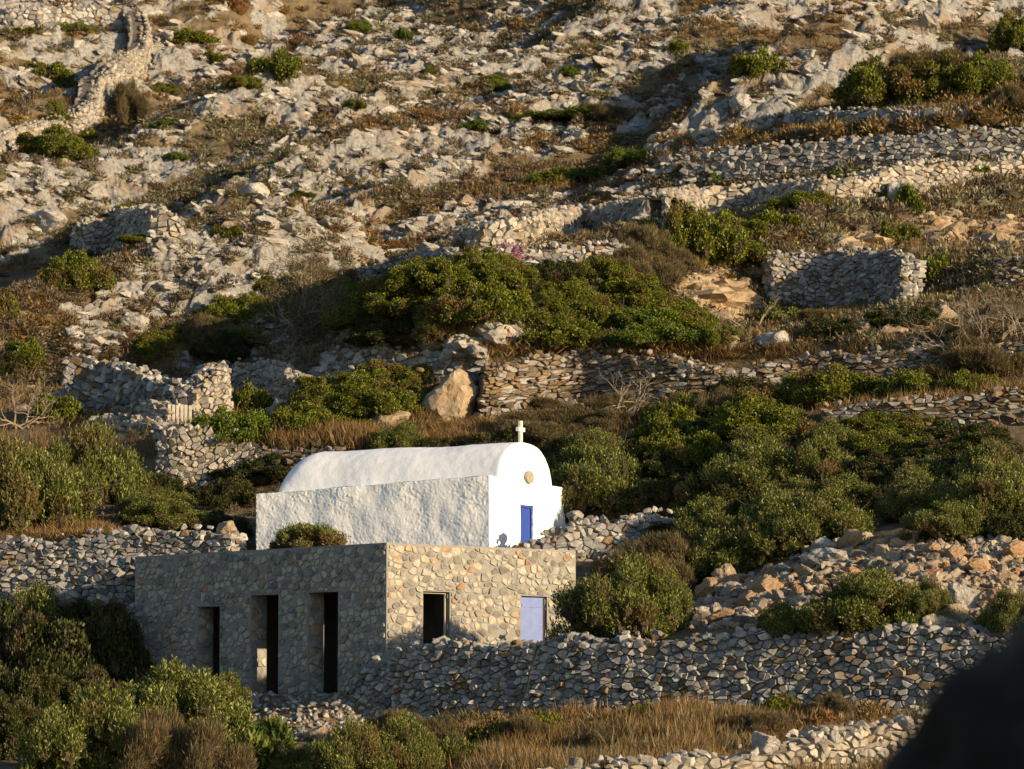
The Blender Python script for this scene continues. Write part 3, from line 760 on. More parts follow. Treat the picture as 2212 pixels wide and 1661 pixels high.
# bare stone oval in the gable
bm = bmesh.new(); ow = front_w(1141); oz = cpz(1141, 1031, 0, ow); orr = (front_w(1149) - front_w(1133)) / 2
prev = []
for k, (rr, dx) in enumerate(((1.0, 0.0), (0.97, -0.055), (0.7, -0.062), (0.35, -0.055))):
    prev.append([bm.verts.new(c3(dx - .01 + 0.008 * mn.noise(Vector((i, k, 3))), ow + orr * rr * math.cos(i / 24 * 6.283), oz + .165 * rr * math.sin(i / 24 * 6.283))) for i in range(24)])
for k in range(3):
    for i in range(24): bm.faces.new((prev[k][i], prev[k][(i + 1) % 24], prev[k + 1][(i + 1) % 24], prev[k + 1][i]))
bm.faces.new(prev[3]); bmesh.ops.recalc_face_normals(bm, faces=bm.faces)
bm_obj('plaque', bm, M['oval'], chapel)['label'] = 'oval of bare stone in the white gable'
# cross
bm = bmesh.new()
czb = zt - 0.03; crossw = front_w(1136); ctop = cpz(1136, 909, 0.15, crossw)
Hc = ctop - czb
box(bm, c3(0.11, crossw - .055, czb + .05), c3(0.19, crossw + .055, ctop))
box(bm, c3(0.105, crossw - .19, czb + Hc * .55), c3(0.195, crossw - .056, czb + Hc * .55 + .105)); box(bm, c3(0.105, crossw + .056, czb + Hc * .55), c3(0.195, crossw + .19, czb + Hc * .55 + .105))
box(bm, c3(0.03, crossw - .13, czb - .06), c3(0.27, crossw + .13, czb + .045))
bm_obj('cross', bm, M['marble'], chapel, .008)['label'] = 'pale stone cross standing on the ridge'

# ------------------------------------------------------------------ mortared stone building
bld = empty('stone_building', (BC.x, BC.y, FLOOR), math.atan2(ld.y, ld.x))   # local x along the shaded left facade
tag(bld, 'flat-roofed unfinished building of mortared ochre and grey stone with open doorways below the chapel', 'building')
lx = Vector((ld.x, ld.y)); sg = 1 if Vector((-ld.y, ld.x)).dot(rd) > 0 else -1
def b3(a, b, z): return Vector((a, sg * b, z))     # a along left facade, b along right facade
HB = ROOF - FLOOR; TH = 0.46
def on_line(px, d, L):
    lo, hi = 0.0, L
    f = lambda t: CX + (c2 + d * t).x / (c2 + d * t).y * F * cp
    inc_ = f(L) > f(0)
    for _ in range(40):
        m_ = (lo + hi) / 2
        if (f(m_) < px) == inc_: lo = m_
        else: hi = m_
    return lo
def zat(py, d, t):
    q = c2 + d * t; return at(1106, py, q.y).z - FLOOR
opL = []
for (pa, pb, pt, pbot) in ((478, 430, 1310, None), (604, 545, 1285, None), (732, 668, 1279, None)):
    a, b = on_line(pa, ld, LL), on_line(pb, ld, LL); opL.append((a, b, 0.0, zat(pt, ld, (a + b) / 2)))
opR = []
for (pa, pb, pt, zb) in ((915, 972, 1278, 0.15), (1126, 1181, 1288, 0.25)):
    a, b = on_line(pa, rd, RL), on_line(pb, rd, RL); opR.append((a, b, zb, zat(pt, rd, (a + b) / 2)))
opL.sort(); opR.sort()
gb = Geo()
def facade(L, H, zb, ops, fn, a0=0.0):
    """boundary faces of a wall of thickness TH with openings; fn(s, depth, z)"""
    xs = sorted({a0, L, *[o[0] for o in ops], *[o[1] for o in ops]}); zs = sorted({zb, H, *[o[2] for o in ops], *[o[3] for o in ops]})
    def void(i, j):
        if i < 0 or j < 0 or i >= len(xs) - 1 or j >= len(zs) - 1: return True
        cx_, cz_ = (xs[i] + xs[i + 1]) / 2, (zs[j] + zs[j + 1]) / 2
        return any(o[0] < cx_ < o[1] and o[2] < cz_ < o[3] for o in ops)
    for i in range(len(xs) - 1):
        for j in range(len(zs) - 1):
            if void(i, j): continue
            x0, x1, z0, z1 = xs[i], xs[i + 1], zs[j], zs[j + 1]
            for d_ in (0, TH): gb.add([fn(x0, d_, z0), fn(x1, d_, z0), fn(x1, d_, z1), fn(x0, d_, z1)], [(0, 1, 2, 3)])
            if void(i - 1, j): gb.add([fn(x0, 0, z0), fn(x0, TH, z0), fn(x0, TH, z1), fn(x0, 0, z1)], [(0, 1, 2, 3)])
            if void(i + 1, j): gb.add([fn(x1, 0, z0), fn(x1, TH, z0), fn(x1, TH, z1), fn(x1, 0, z1)], [(0, 1, 2, 3)])
            if void(i, j - 1): gb.add([fn(x0, 0, z0), fn(x1, 0, z0), fn(x1, TH, z0), fn(x0, TH, z0)], [(0, 1, 2, 3)])
            if void(i, j + 1): gb.add([fn(x0, 0, z1), fn(x1, 0, z1), fn(x1, TH, z1), fn(x0, TH, z1)], [(0, 1, 2, 3)])
zbase = -0.9
fL = lambda s, d, z: b3(s, d, z)
fR = lambda s, d, z: b3(d, s, z)
facade(LL, HB, zbase, opL, fL)
facade(RL - .001, HB - .001, zbase, opR, fR, TH + .001)
facade(LL - TH - .001, HB - .001, zbase, [], lambda s, d, z: b3(s, RL - d, z), TH + .001)
facade(RL - .001, HB - .001, zbase, [], lambda s, d, z: b3(LL - d, s, z), TH + .001)
r = random.Random(5)
def face_stones(L, H, ops, fn, sw=.185, sh=.13, s_off=0.0, edge=0.02):
    ps = voro(L, H, sw, sh, r, jit=.4, drop=.12, wvar=.5)
    out = []
    for poly in ps:
        cx = sum(a[0] for a in poly) / len(poly); cy = sum(a[1] for a in poly) / len(poly); bad = False
        for o in ops:
            if o[0] < cx < o[1] and o[2] < cy < o[3]: bad = True; break
            seps = [(o[0] - cx, (1, 0, o[0] - edge)), (cx - o[1], (-1, 0, -(o[1] + edge))), (o[2] - cy, (0, 1, o[2] - edge)), (cy - o[3], (0, -1, -(o[3] + edge)))]
            sp_ = max(seps, key=lambda e: e[0]); poly = clip(poly, *sp_[1])
            if len(poly) < 3: bad = True; break
        if bad: continue
        for cc in ((1, 0, L - edge), (-1, 0, -edge), (0, 1, H - .03), (0, -1, 0.02)):
            poly = clip(poly, *cc)
            if len(poly) < 3: break
        if len(poly) < 3: continue
        # round off corners: chop each corner once
        n = len(poly); q = []
        for i in range(n):
            p0, p1, p2 = poly[i - 1], poly[i], poly[(i + 1) % n]
            t = r.uniform(.08, .24)
            q.append((p1[0] + (p0[0] - p1[0]) * t, p1[1] + (p0[1] - p1[1]) * t)); q.append((p1[0] + (p2[0] - p1[0]) * t, p1[1] + (p2[1] - p1[1]) * t))
        if r.random() < .06: continue
        out.append(q)
    V, Fc = stone_geo(out, r, gap=0.021, depth=(0.004, 0.036), back=-0.02, tilt=0.06, round_=0.86)
    W = np.array([fn(a, -d, b)[:] for a, b, d in V])
    gb.add(W, Fc, 1)
shift = lambda ops, dz: [(o[0], o[1], o[2] + dz, o[3] + dz) for o in ops]
face_stones(LL, HB - zbase, shift(opL, -zbase), lambda s, d, z: b3(s, d, z + zbase))
face_stones(RL, HB - zbase, shift(opR, -zbase), lambda s, d, z: b3(d, s, z + zbase))
face_stones(RL, HB - zbase, [], lambda s, d, z: b3(LL - d, s, z + zbase), .4, .3)
for o in opL:      # jambs
    face_stones(TH, o[3] - o[2], [], lambda s, d, z, o=o: b3(o[1] + d, s, z + o[2]), .24, .2)
    face_stones(TH, o[3] - o[2], [], lambda s, d, z, o=o: b3(o[0] - d, s, z + o[2]), .24, .2)
for o in opR:
    face_stones(TH, o[3] - o[2], [], lambda s, d, z, o=o: b3(s, o[1] + d, z + o[2]), .24, .2)
bw = gb.obj('wall', [M['mortar'], M['mason']], bld)
bm = bmesh.new(); box(bm, b3(TH + .003, TH + .003, HB - .22), b3(LL - TH - .003, RL - TH - .003, HB - .03)); bm_obj('roof', bm, M['mortar'], bld)
bm = bmesh.new(); box(bm, b3(TH + .003, TH + .003, -.2), b3(LL - TH - .003, RL - TH - .003, -.02)); bm_obj('floor', bm, M['mortar'], bld)
# doors of the sunny facade
o = opR[0]
bm = bmesh.new(); box(bm, b3(.10, o[1] - .06, o[2]), b3(.15, o[1] - .03, o[3] - .01)); box(bm, b3(.11, o[0] + .03, o[3] - .04), b3(.15, o[1] - .062, o[3] - .012))
bm_obj('door_frame', bm, M['palewood'], bld, .003)
bm = bmesh.new(); box(bm, b3(.18, o[1] - .065, o[2]), b3(.44, o[1] - .03, o[3] - .08)); bm_obj('door', bm, M['darkwood'], bld, .003)['label'] = 'dark door leaf folded back in the open doorway'
o = opR[1]; mid = o[0] + (o[1] - o[0]) * .86
bm = bmesh.new(); box(bm, b3(.02, o[0] + .012, o[2]), b3(.055, mid, o[3] - .03)); box(bm, b3(.008, o[0] + .03, o[2] + .12), b3(.018, mid - .02, o[2] + .2)); box(bm, b3(.008, o[0] + .03, o[3] - .25), b3(.018, mid - .02, o[3] - .17))
bm_obj('door', bm, M['lav'], bld, .003)['label'] = 'faded lavender blue door'
bm = bmesh.new(); box(bm, b3(.03, mid + .012, o[2]), b3(.1, mid + .05, o[3] - .012)); box(bm, b3(.06, mid + .052, o[2]), b3(.16, o[1] - .01, o[3] - .012)); bm_obj('door_frame', bm, M['darkwood'], bld, .003)

# ------------------------------------------------------------------ rocks
def ico(sub):
    bm = bmesh.new(); bmesh.ops.create_icosphere(bm, subdivisions=sub, radius=1.0)
    V = np.array([v.co[:] for v in bm.verts]); Fa = np.array([[l.vert.index for l in f.loops] for f in bm.faces]); bm.free(); return V, Fa
ICO4 = ico(4); ICO5 = ico(5)
def rock_mesh(seed, name='boulder', mat='boulder', planes=13, rough=0.05, big=False, flat=1.0):
    r = np.random.default_rng(seed); V, Fa = ICO5 if big else ICO4
    n = r.normal(size=(planes, 3)); n /= np.linalg.norm(n, axis=1)[:, None]; d = r.uniform(0.62, 1.0, planes)
    dots = V @ n.T; rr = np.min(np.where(dots > 0.05, d / np.maximum(dots, 0.05), 9), axis=1); rr = np.minimum(rr, 1.25)
    W = V * rr[:, None]
    off = np.array([(mn.fractal(Vector(w * 2.2 + seed), 0.8, 2.1, 5), 0, 0)[0] for w in W])
    W = W * (1 + rough * off[:, None])
    g = Geo(); g.add_arr(W * [1, 1, flat], Fa)
    return g.mesh(name, M[mat])
ROCKS = {m: [rock_mesh(10 * k + i, mat=m, rough=.13) for i in range(6)] for k, m in enumerate(('boulder', 'tanrock', 'orange'))}
def rock(px, py, wpx, hpx, mat, label, cat='boulder', group=None, seed=0, name='boulder', depth=1.0, rz=None, ry=0.0, sink=.25, mesh=None, D=None):
    p = gpos(px, py) if D is None else at(px, py, D)
    k = p.y / F; r = random.Random(seed + int(px * 7 + py))
    me = mesh or ROCKS[mat][r.randrange(6)]
    o = mesh_obj(name, me)
    w, h = wpx * k / 2, hpx * k / 2
    o.scale = (w, w * depth, h * (1 + sink)); o.rotation_euler = (r.gauss(0, .08), ry, r.uniform(-.5, .5) if rz is None else rz)
    o.location = (p.x, p.y + w * .3, p.z + h * (1 - sink))
    tag(o, label, cat, group)
    return o
ICO3 = ico(3)
def nrock(seed, rough=.22, planes=11):
    r = np.random.default_rng(seed); V, Fa = ICO3
    n = r.normal(size=(planes, 3)); n /= np.linalg.norm(n, axis=1)[:, None]; d = r.uniform(0.5, 1.0, planes)
    dots = V @ n.T; rr = np.min(np.where(dots > 0.05, d / np.maximum(dots, 0.05), 9), axis=1); rr = np.minimum(rr, 1.2)
    Wv = V * rr[:, None]
    off = np.array([mn.fractal(Vector(w * 1.9 + seed), 0.7, 2.1, 5) for w in Wv])
    return Wv * (1 + rough * off[:, None]) * .5, Fa
NROCK = [nrock(700 + i) for i in range(16)]
def bank(label, cx_, cy_, rx, ry, mat, n, smin=.25, smax=.7, seed=1, name='rock_bank', cat='rock', flat=.7):
    r = random.Random(seed); g = Geo(); c = gpos(cx_, cy_ + ry * .5)
    pl, pr, pn, pf = gpos(cx_ - rx * .8, cy_), gpos(cx_ + rx * .8, cy_), gpos(cx_, cy_ + ry * .8), gpos(cx_, cy_ - ry * .8)
    for (u_, v_) in ((0, 0), (-.5, 0), (.5, 0), (0, .5), (0, -.5)):
        m_ = gpos(cx_ + u_ * rx, cy_ + v_ * ry); V, Fa = NROCK[r.randrange(16)]
        g.add_arr(V * np.array([min(4.2, abs(pr.x - pl.x) * 1.0), 2.6, .85]) * (1 if rx > 66 else .6) + np.array([m_.x, m_.y, m_.z - .2]) - np.array(c[:]), Fa)
    for _ in range(int(n * 1.8)):
        while True:
            a, b = r.uniform(-1, 1), r.uniform(-1, 1)
            if a * a + b * b < 1: break
        p = gpos(cx_ + a * rx, cy_ + b * ry); s_ = .62 * r.uniform(smin, smax) * (1.6 - .9 * math.hypot(a, b)); V, Fa = NROCK[r.randrange(16)]
        g.add_arr((V * [s_ * 2.2, s_ * 1.6, s_ * 1.5 * flat]) @ rotm(r, .25).T + np.array([p.x, p.y, p.z + s_ * .1]) - np.array(c[:]), Fa)
    o = g.obj(name, M[mat]); o.location = c; tag(o, label, cat); return o
#--ROCKS
rock(977, 905, 130, 100, 'tanrock', 'large smooth tan rock face left of the long slab wall', seed=1, depth=.8)
rock(832, 922, 85, 42, 'tanrock', 'smaller tan rock slab below the green shrub', seed=2, ry=-.2)
rock(1576, 768, 42, 50, 'tanrock', 'upright pointed stone standing on the terrace edge', seed=3, mesh=rock_mesh(901, mat='tanrock', planes=7, rough=.04), sink=.1)
rock(1672, 752, 75, 40, 'boulder', 'grey slab leaning behind the pointed stone', seed=4, ry=-.2)
rock(1366, 778, 26, 36, 'tanrock', 'small leaning slab on the terrace above the slab wall', seed=5, ry=.4)
rock(1872, 728, 66, 32, 'tanrock', 'squared ochre block on the right terrace', seed=6)
rock(2035, 706, 80, 42, 'tanrock', 'slanting ochre slab among dark shrubs at the right', seed=7, ry=-.4)
rock(1925, 728, 60, 30, 'tanrock', 'dull brown block half hidden by dry shrubs at the right', seed=8)
rock(930, 760, 60, 36, 'boulder', 'pale boulder on the terrace edge left of the outcrops', seed=11)
rock(1600, 235, 60, 40, 'boulder', 'pale rock at the foot of the large dark shrub', seed=18)
rock(2005, 322, 46, 46, 'boulder', 'single large block on top of the tall upper wall', seed=19)
rock(1945, 448, 60, 50, 'boulder', 'large grey block at the end of the upper terrace walls', seed=20)
rock(285, 500, 60, 50, 'boulder', 'large pale block in the ruined wall stub', seed=21, sink=0)
rock(96, 500, 88, 40, 'boulder', 'rounded boulder left of the ruined wall stub', seed=22)
rock(290, 720, 80, 46, 'boulder', 'pale outcrop beside the green shrub above the sheepfold', seed=24)
rock(545, 430, 78, 40, 'boulder', 'flat-topped boulder in the middle of the left hillside', seed=25)
rock(492, 1160, 42, 34, 'tanrock', 'rounded brown boulder at the right end of the shaded wall', seed=26, D=98.4)
rock(1243, 1122, 40, 22, 'boulder', 'pale rounded stone right of the chapel', seed=27, D=97.5)
rock(1050, 1655, 130, 26, 'boulder', 'flat grey slab in the dry grass at the bottom', seed=28)
rock(1652, 1630, 70, 48, 'boulder', 'big pale stone on top of the bottom right wall', seed=29, D=71.2, sink=.0)
rock(1800, 1615, 36, 42, 'boulder', 'upright pale stone on the bottom right wall', seed=30, D=71.9, sink=.0)
rock(1955, 1575, 46, 32, 'boulder', 'pale stone on the right end of the bottom wall', seed=31, D=72.9, sink=.0)
rock(548, 1530, 20, 26, 'boulder', 'white block lying below the middle doorway', seed=32)
rock(690, 1600, 60, 30, 'tanrock', 'sunlit tan stones beside the fig-like plant', seed=33)
rock(785, 1612, 40, 26, 'tanrock', 'sunlit brown boulder at the foot of the long grey wall', seed=34)
bank('tan eroded bank between the green shrub and the grey wall', 1540, 640, 95, 52, 'tanrock', 46, .3, .8, 1)
bank('small tan outcrop beside the left end of the square grey wall', 1630, 590, 42, 30, 'tanrock', 18, .25, .5, 2)
bank('pale tan outcrop above the square grey wall', 1850, 530, 68, 22, 'tanrock', 26, .25, .6, 3)
bank('big cream rock bank above the red earth', 2030, 505, 72, 34, 'tanrock', 40, .35, .9, 4)
bank('cream rock bank at the right edge', 2165, 515, 72, 42, 'tanrock', 44, .3, .8, 5)
bank('tall pale grey outcrop between the two green shrubs', 1082, 712, 42, 38, 'boulder', 26, .3, .7, 6)
bank('low pale outcrop on the terrace left of the tall outcrop', 1000, 745, 60, 14, 'boulder', 22, .2, .45, 7)
bank('long slanting pale rock slab right of the sheepfold', 640, 885, 60, 20, 'boulder', 26, .25, .5, 8)
bank('broad pale outcrop above the sheepfold', 200, 735, 60, 26, 'boulder', 26, .35, .8, 9)
# rubble heap on the right
r = random.Random(44)
HEAP = [(1840, 1190, 60, 44), (1782, 1200, 56, 44), (1575, 1275, 62, 50), (1530, 1290, 52, 40), (1655, 1290, 78, 42), (1790, 1225, 84, 36), (1905, 1195, 60, 30), (2060, 1210, 56, 30), (1725, 1290, 40, 32), (2075, 1320, 90, 56), (2060, 1345, 70, 38), (2150, 1320, 60, 40), (2190, 1210, 64, 38), (1515, 1340, 60, 34), (1960, 1240, 50, 26), (2110, 1240, 56, 30), (1620, 1310, 60, 30), (1690, 1240, 40, 26), (1740, 1250, 50, 28), (2010, 1200, 50, 26), (1560, 1345, 56, 26), (1610, 1350, 50, 24), (2170, 1260, 46, 30), (1880, 1260, 50, 24)]
for i, (a, b, w, h) in enumerate(HEAP):
    rock(a, b, w, h, ('orange', 'boulder', 'tanrock', 'orange')[i % 4], 'orange and cream boulder in the rubble heap at the right', group='boulders of the rubble heap on the right', seed=60 + i, sink=.2)
gg = Geo()
for _ in range(3400):
    px = r.uniform(1470, 2330); py = r.uniform(1150, 1360)
    top = np.interp(px, [1470, 1560, 1700, 1790, 1900, 2212, 2400], [1330, 1270, 1225, 1165, 1165, 1175, 1180])
    if py < top - 5: continue
    p = gpos(px, py); s = r.uniform(.04, .18) * (2.0 if r.random() < .12 else 1)
    V_, F_ = (NROCK if s > .12 else HULL)[r.randrange(16)]
    gg.add_arr((V_ * [s * 1.7, s * 1.3, s]) @ rotm(r, .5).T + np.array([p.x, p.y, p.z + s * .15]), F_)
o = gg.obj('rubble', M['orange']); tag(o, 'loose orange and grey rubble spread over the heap at the right', 'rubble', kind='stuff')
gg = Geo()
for _ in range(700):
    px = r.uniform(500, 850); py = r.uniform(1500, 1600); p = gpos(px, py); s = r.uniform(.03, .13)
    add_hull(gg, (p.x, p.y, p.z + s * .2), (s * 1.4, s * 1.1, s * .8), r, .5)
o = gg.obj('rubble', M['grey']); tag(o, 'loose grey rubble on the ground below the open doorways', 'rubble', kind='stuff')
#--ENDROCKS

# ------------------------------------------------------------------ dark blurred outcrop in the very foreground, with unseen lumps added to block sun
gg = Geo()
for (cx_, cy_, cz_, sx_, sy_, sz_, sd) in ((1.225, 7.6, -.25, .54, .45, .54, 3), (2.05, 7.7, -1.3, 1.45, .9, 1.5, 8), (2.9, 5.4, -.4, 1.4, 1.5, 2.3, 4), (4.2, 3.6, 0, 1.7, 2.2, 3.2, 5)):  # last two lumps: out of view, added to keep sun off the visible rock
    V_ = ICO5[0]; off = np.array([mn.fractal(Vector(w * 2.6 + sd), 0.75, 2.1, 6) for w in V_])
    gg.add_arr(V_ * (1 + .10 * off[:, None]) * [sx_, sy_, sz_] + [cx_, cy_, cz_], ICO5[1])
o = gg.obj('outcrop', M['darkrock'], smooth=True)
tag(o, 'dark out-of-focus rock outcrop filling the bottom right corner, plus added unseen sun blockers', 'rock')

# ------------------------------------------------------------------ plants
def lobes_for(seed, R, H, n, shape=1.0):
    r = random.Random(seed); out = []
    sub = [(r.uniform(-.55, .55) * R, r.uniform(-.4, .4) * R, r.uniform(.6, .95) * R, r.uniform(.6, 1.0) * H) for _ in range(5)]
    for i in range(n):
        sx_, sy_, sr, sh_ = sub[i % 5]
        a = r.uniform(0, 6.283); d = sr * math.sqrt(r.random())
        rr = R * r.uniform(.08, .21)
        top = sh_ * (1 - 0.55 * (d / sr) ** 2) * r.uniform(.8, 1.12)
        z = max(rr * .3, top - rr * .8) * (1.0 if i % 3 else r.uniform(.15, .7))
        out.append((sx_ + d * math.cos(a), sy_ + d * math.sin(a), z, rr * r.uniform(.9, 1.3), rr * r.uniform(.6, .95)))
    return np.array(out)
def lobe_points(lb, n, r):
    w = lb[:, 3] ** 2; k = r.choice(len(lb), n, p=w / w.sum())
    d = r.normal(size=(n, 3)); d[:, 2] = np.where(r.random(n) < .7, np.abs(d[:, 2]), d[:, 2]); d /= np.linalg.norm(d, axis=1)[:, None]
    p = lb[k, :3] + d * np.stack([lb[k, 3], lb[k, 3], lb[k, 4]], -1) * (1 - .22 * r.random(n)[:, None] ** 2)
    keep = np.ones(n, bool)
    for L in lb:
        q = (p - L[:3]) / np.array([L[3], L[3], L[4]]); keep &= (np.linalg.norm(q, axis=1) > .74)
    keep &= p[:, 2] > 0
    return p[keep], d[keep]
def leaves(g, base, dirv, ln, wd, r, mi=0):
    """rhombic leaves"""
    n = len(base); dirv = dirv / np.linalg.norm(dirv, axis=1)[:, None]
    t = r.normal(size=(n, 3)); sd = np.cross(dirv, t); sd /= np.maximum(1e-6, np.linalg.norm(sd, axis=1))[:, None]
    L = (ln * r.uniform(.65, 1.3, n))[:, None]; W = (wd * r.uniform(.7, 1.25, n))[:, None]
    V = np.stack([base, base + dirv * L * .5 + sd * W * .5, base + dirv * L, base + dirv * L * .5 - sd * W * .5], 1)
    g.add_arr(V.reshape(-1, 3), np.arange(n * 4).reshape(n, 4), mi)
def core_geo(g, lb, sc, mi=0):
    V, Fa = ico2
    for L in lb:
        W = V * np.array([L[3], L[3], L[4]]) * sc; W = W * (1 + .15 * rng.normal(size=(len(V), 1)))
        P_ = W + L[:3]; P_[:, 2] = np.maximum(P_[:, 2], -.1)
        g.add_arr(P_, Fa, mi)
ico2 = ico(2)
def tube(g, pts, r0, r1, sides=4, mi=0):
    pts = [Vector(p) for p in pts]; n = len(pts); V = []; Fc = []
    for i, p in enumerate(pts):
        d = (pts[min(i + 1, n - 1)] - pts[max(i - 1, 0)]).normalized(); u = d.orthogonal().normalized(); v = d.cross(u)
        rr = r0 + (r1 - r0) * i / (n - 1)
        for k in range(sides):
            a = 6.283 * k / sides; V.append((p + u * rr * math.cos(a) + v * rr * math.sin(a))[:])
    for i in range(n - 1):
        for k in range(sides):
            Fc.append((i * sides + k, i * sides + (k + 1) % sides, (i + 1) * sides + (k + 1) % sides, (i + 1) * sides + k))
    g.add(V, Fc, mi)
def branch(g, p, d, ln, rad, depth, r, up=.25, wig=.35, split=3, tips=None):
    pts = [p]; n = 4
    for i in range(n):
        d = (d + Vector((r.gauss(0, wig), r.gauss(0, wig), r.gauss(0, wig) + up)) * .35).normalized()
        pts.append(pts[-1] + d * ln / n)
    tube(g, pts, rad, rad * .55, 4 if depth > 1 else 3)
    if depth > 0:
        for _ in range(split):
            q = pts[r.randint(2, n)]
            dd = (d + Vector((r.gauss(0, .55), r.gauss(0, .55), r.gauss(0, .4)))).normalized()
            branch(g, q, dd, ln * r.uniform(.55, .8), rad * .55, depth - 1, r, up, wig, split, tips)
    elif tips is not None: tips.append((pts[-1], d))

def trunk_mesh(seed, R, H, nst=7):
    g = Geo(); r = random.Random(seed)
    for _ in range(nst):
        a = r.uniform(0, 6.283); branch(g, Vector((0.1 * math.cos(a), 0.1 * math.sin(a), -.1)), Vector((math.cos(a) * R / H * .8, math.sin(a) * R / H * .8, 1)).normalized(), H * .55, .05 * H / 1.5, 2, r)
    return g.mesh('branches', M['bark_and_core_shade'])

def proto_shrub(kind, seed, R, H, nl, mat, lsz, n_lobes=26):
    r = np.random.default_rng(seed); lb = lobes_for(seed, R, H, n_lobes)
    g = Geo(); core_geo(g, lb, .66, 1)  # dark core lobes: inner twigs, with the crown's interior shade painted in
    if kind == 'olive':        # upright shoots set with narrow leaves
        p, d = lobe_points(lb, nl, r)
        up = np.array([0, 0, 1.0]); sd = d * .55 + up * .95 + r.normal(size=d.shape) * .28; sd /= np.linalg.norm(sd, axis=1)[:, None]
        sl = r.uniform(.08, .34, len(p)) * (0.6 + .4 * (d[:, 2] > .2)) * min(1, R)
        for k in range(7):
            f = (k + .5) / 7
            b = p + sd * (sl * f)[:, None]
            lt = r.normal(size=d.shape); lt -= sd * (lt * sd).sum(1)[:, None]; lt /= np.linalg.norm(lt, axis=1)[:, None]
            leaves(g, b, sd * .8 + lt * .75, np.full(len(p), lsz), np.full(len(p), lsz * .34), r)
    elif kind == 'round':      # outward clusters of small rounded leaves
        p, d = lobe_points(lb, nl, r)
        cl_ = np.floor(p / 0.16); hsh = _hash(cl_[:, 0].astype(np.int64), (cl_[:, 1] * 31 + cl_[:, 2] * 57).astype(np.int64), 3)
        p = p + d * ((hsh - .5) * .2 * min(1, R))[:, None]
        for k in range(5):
            b = p + r.normal(size=p.shape) * .035
            leaves(g, b, d * .5 + r.normal(size=d.shape) * .6 + [0, 0, .25], np.full(len(p), lsz), np.full(len(p), lsz * .6), r)
    elif kind == 'brush':      # fine brown twigs with few leaves
        p, d = lobe_points(lb, nl, r)
        for k in range(4):
            sd = d * .7 + np.array([.25, 0, .55]) + r.normal(size=d.shape) * .4
            leaves(g, p + r.normal(size=p.shape) * .05, sd, np.full(len(p), lsz * 2.6), np.full(len(p), lsz * .22), r)
    elif kind == 'fig':
        p, d = lobe_points(lb, nl, r)
        for k in range(3):
            leaves(g, p + r.normal(size=p.shape) * .05, d * .6 + r.normal(size=d.shape) * .5 + [0, 0, .5], np.full(len(p), lsz), np.full(len(p), lsz * .42), r)
    V = np.concatenate(g.v); zz = np.percentile(V[:, 2], 99.2); rr = np.percentile(np.hypot(V[:, 0], V[:, 1]), 98.5)
    g.v = [V * [R / rr, R / rr, H / zz]]
    return g.mesh('foliage', [M[mat], M['bark_and_core_shade']])

PROTO = {}
def protos(key, kind, mat, R, H, nl, lsz, nv=3, lobes=26):
    PROTO[key] = []
    for i in range(nv):
        sd = sum(map(ord, key)) * 3 + i
        PROTO[key].append((proto_shrub(kind, sd, R, H, nl, mat, lsz, lobes), trunk_mesh(sd, R, H), R, H))
protos('olive', 'olive', 'olive', 1.5, 1.55, 15000, .08, 4, 100)
protos('olives', 'olive', 'olive', .7, .75, 3600, .07, 3, 30)
protos('lent', 'round', 'lentisk', 1.5, 1.2, 17000, .07, 4, 100)
protos('lents', 'round', 'lentisk', .7, .6, 4500, .065, 3, 30)
protos('bright', 'round', 'bright', 1.5, .9, 15000, .07, 3, 90)
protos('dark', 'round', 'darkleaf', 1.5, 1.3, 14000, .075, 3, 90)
protos('brush', 'brush', 'brush', 1.5, 1.2, 17000, .06, 3, 90)
protos('fig', 'fig', 'figleaf', .9, .8, 1100, .19, 2, 16)

LBL = {'olive': ('grey-green wild olive shrub', 'wild_olive_shrub'), 'olives': ('small grey-green wild olive shrub', 'wild_olive_shrub'), 'lent': ('dark green mastic shrub', 'mastic_shrub'), 'lents': ('small dark green shrub', 'mastic_shrub'), 'bright': ('bright green spreading shrub', 'spreading_shrub'), 'dark': ('very dark dense shrub', 'dark_shrub'), 'brush': ('brown twiggy half-dry shrub', 'dry_shrub'), 'fig': ('light green broad-leaved plant', 'broadleaf_plant')}
usec = {}
def shrub(kind, px, py, wpx, hpx, where, group=None, D=None, dep=None, sink=.12, rz=None):
    p = at(px, py, D) if D else gpos(px, py)
    k = p.y / F; R_, H_ = wpx * k / 2, hpx * k
    i = usec.get(kind, 0); usec[kind] = i + 1
    fm, tm, R0, H0 = PROTO[kind][i % len(PROTO[kind])]
    lab, nm = LBL[kind]
    root = empty(nm, (p.x, p.y + R_ * .25, p.z - sink * H_), (i * 2.4) % 6.283 if rz is None else rz)
    dd = dep or min(1.0, 1.6 / R_ + .35)
    root.scale = (R_ / R0, R_ * max(.5, dd) / R0, H_ / H0 * (1 + sink))
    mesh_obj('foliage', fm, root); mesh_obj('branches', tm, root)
    wd = f'{lab} {where}'.split()
    while len(' '.join(wd).replace('-', ' ').split()) > 15 and 'the' in wd: wd.remove('the')
    tag(root, ' '.join(wd), 'shrub', group)
    return root
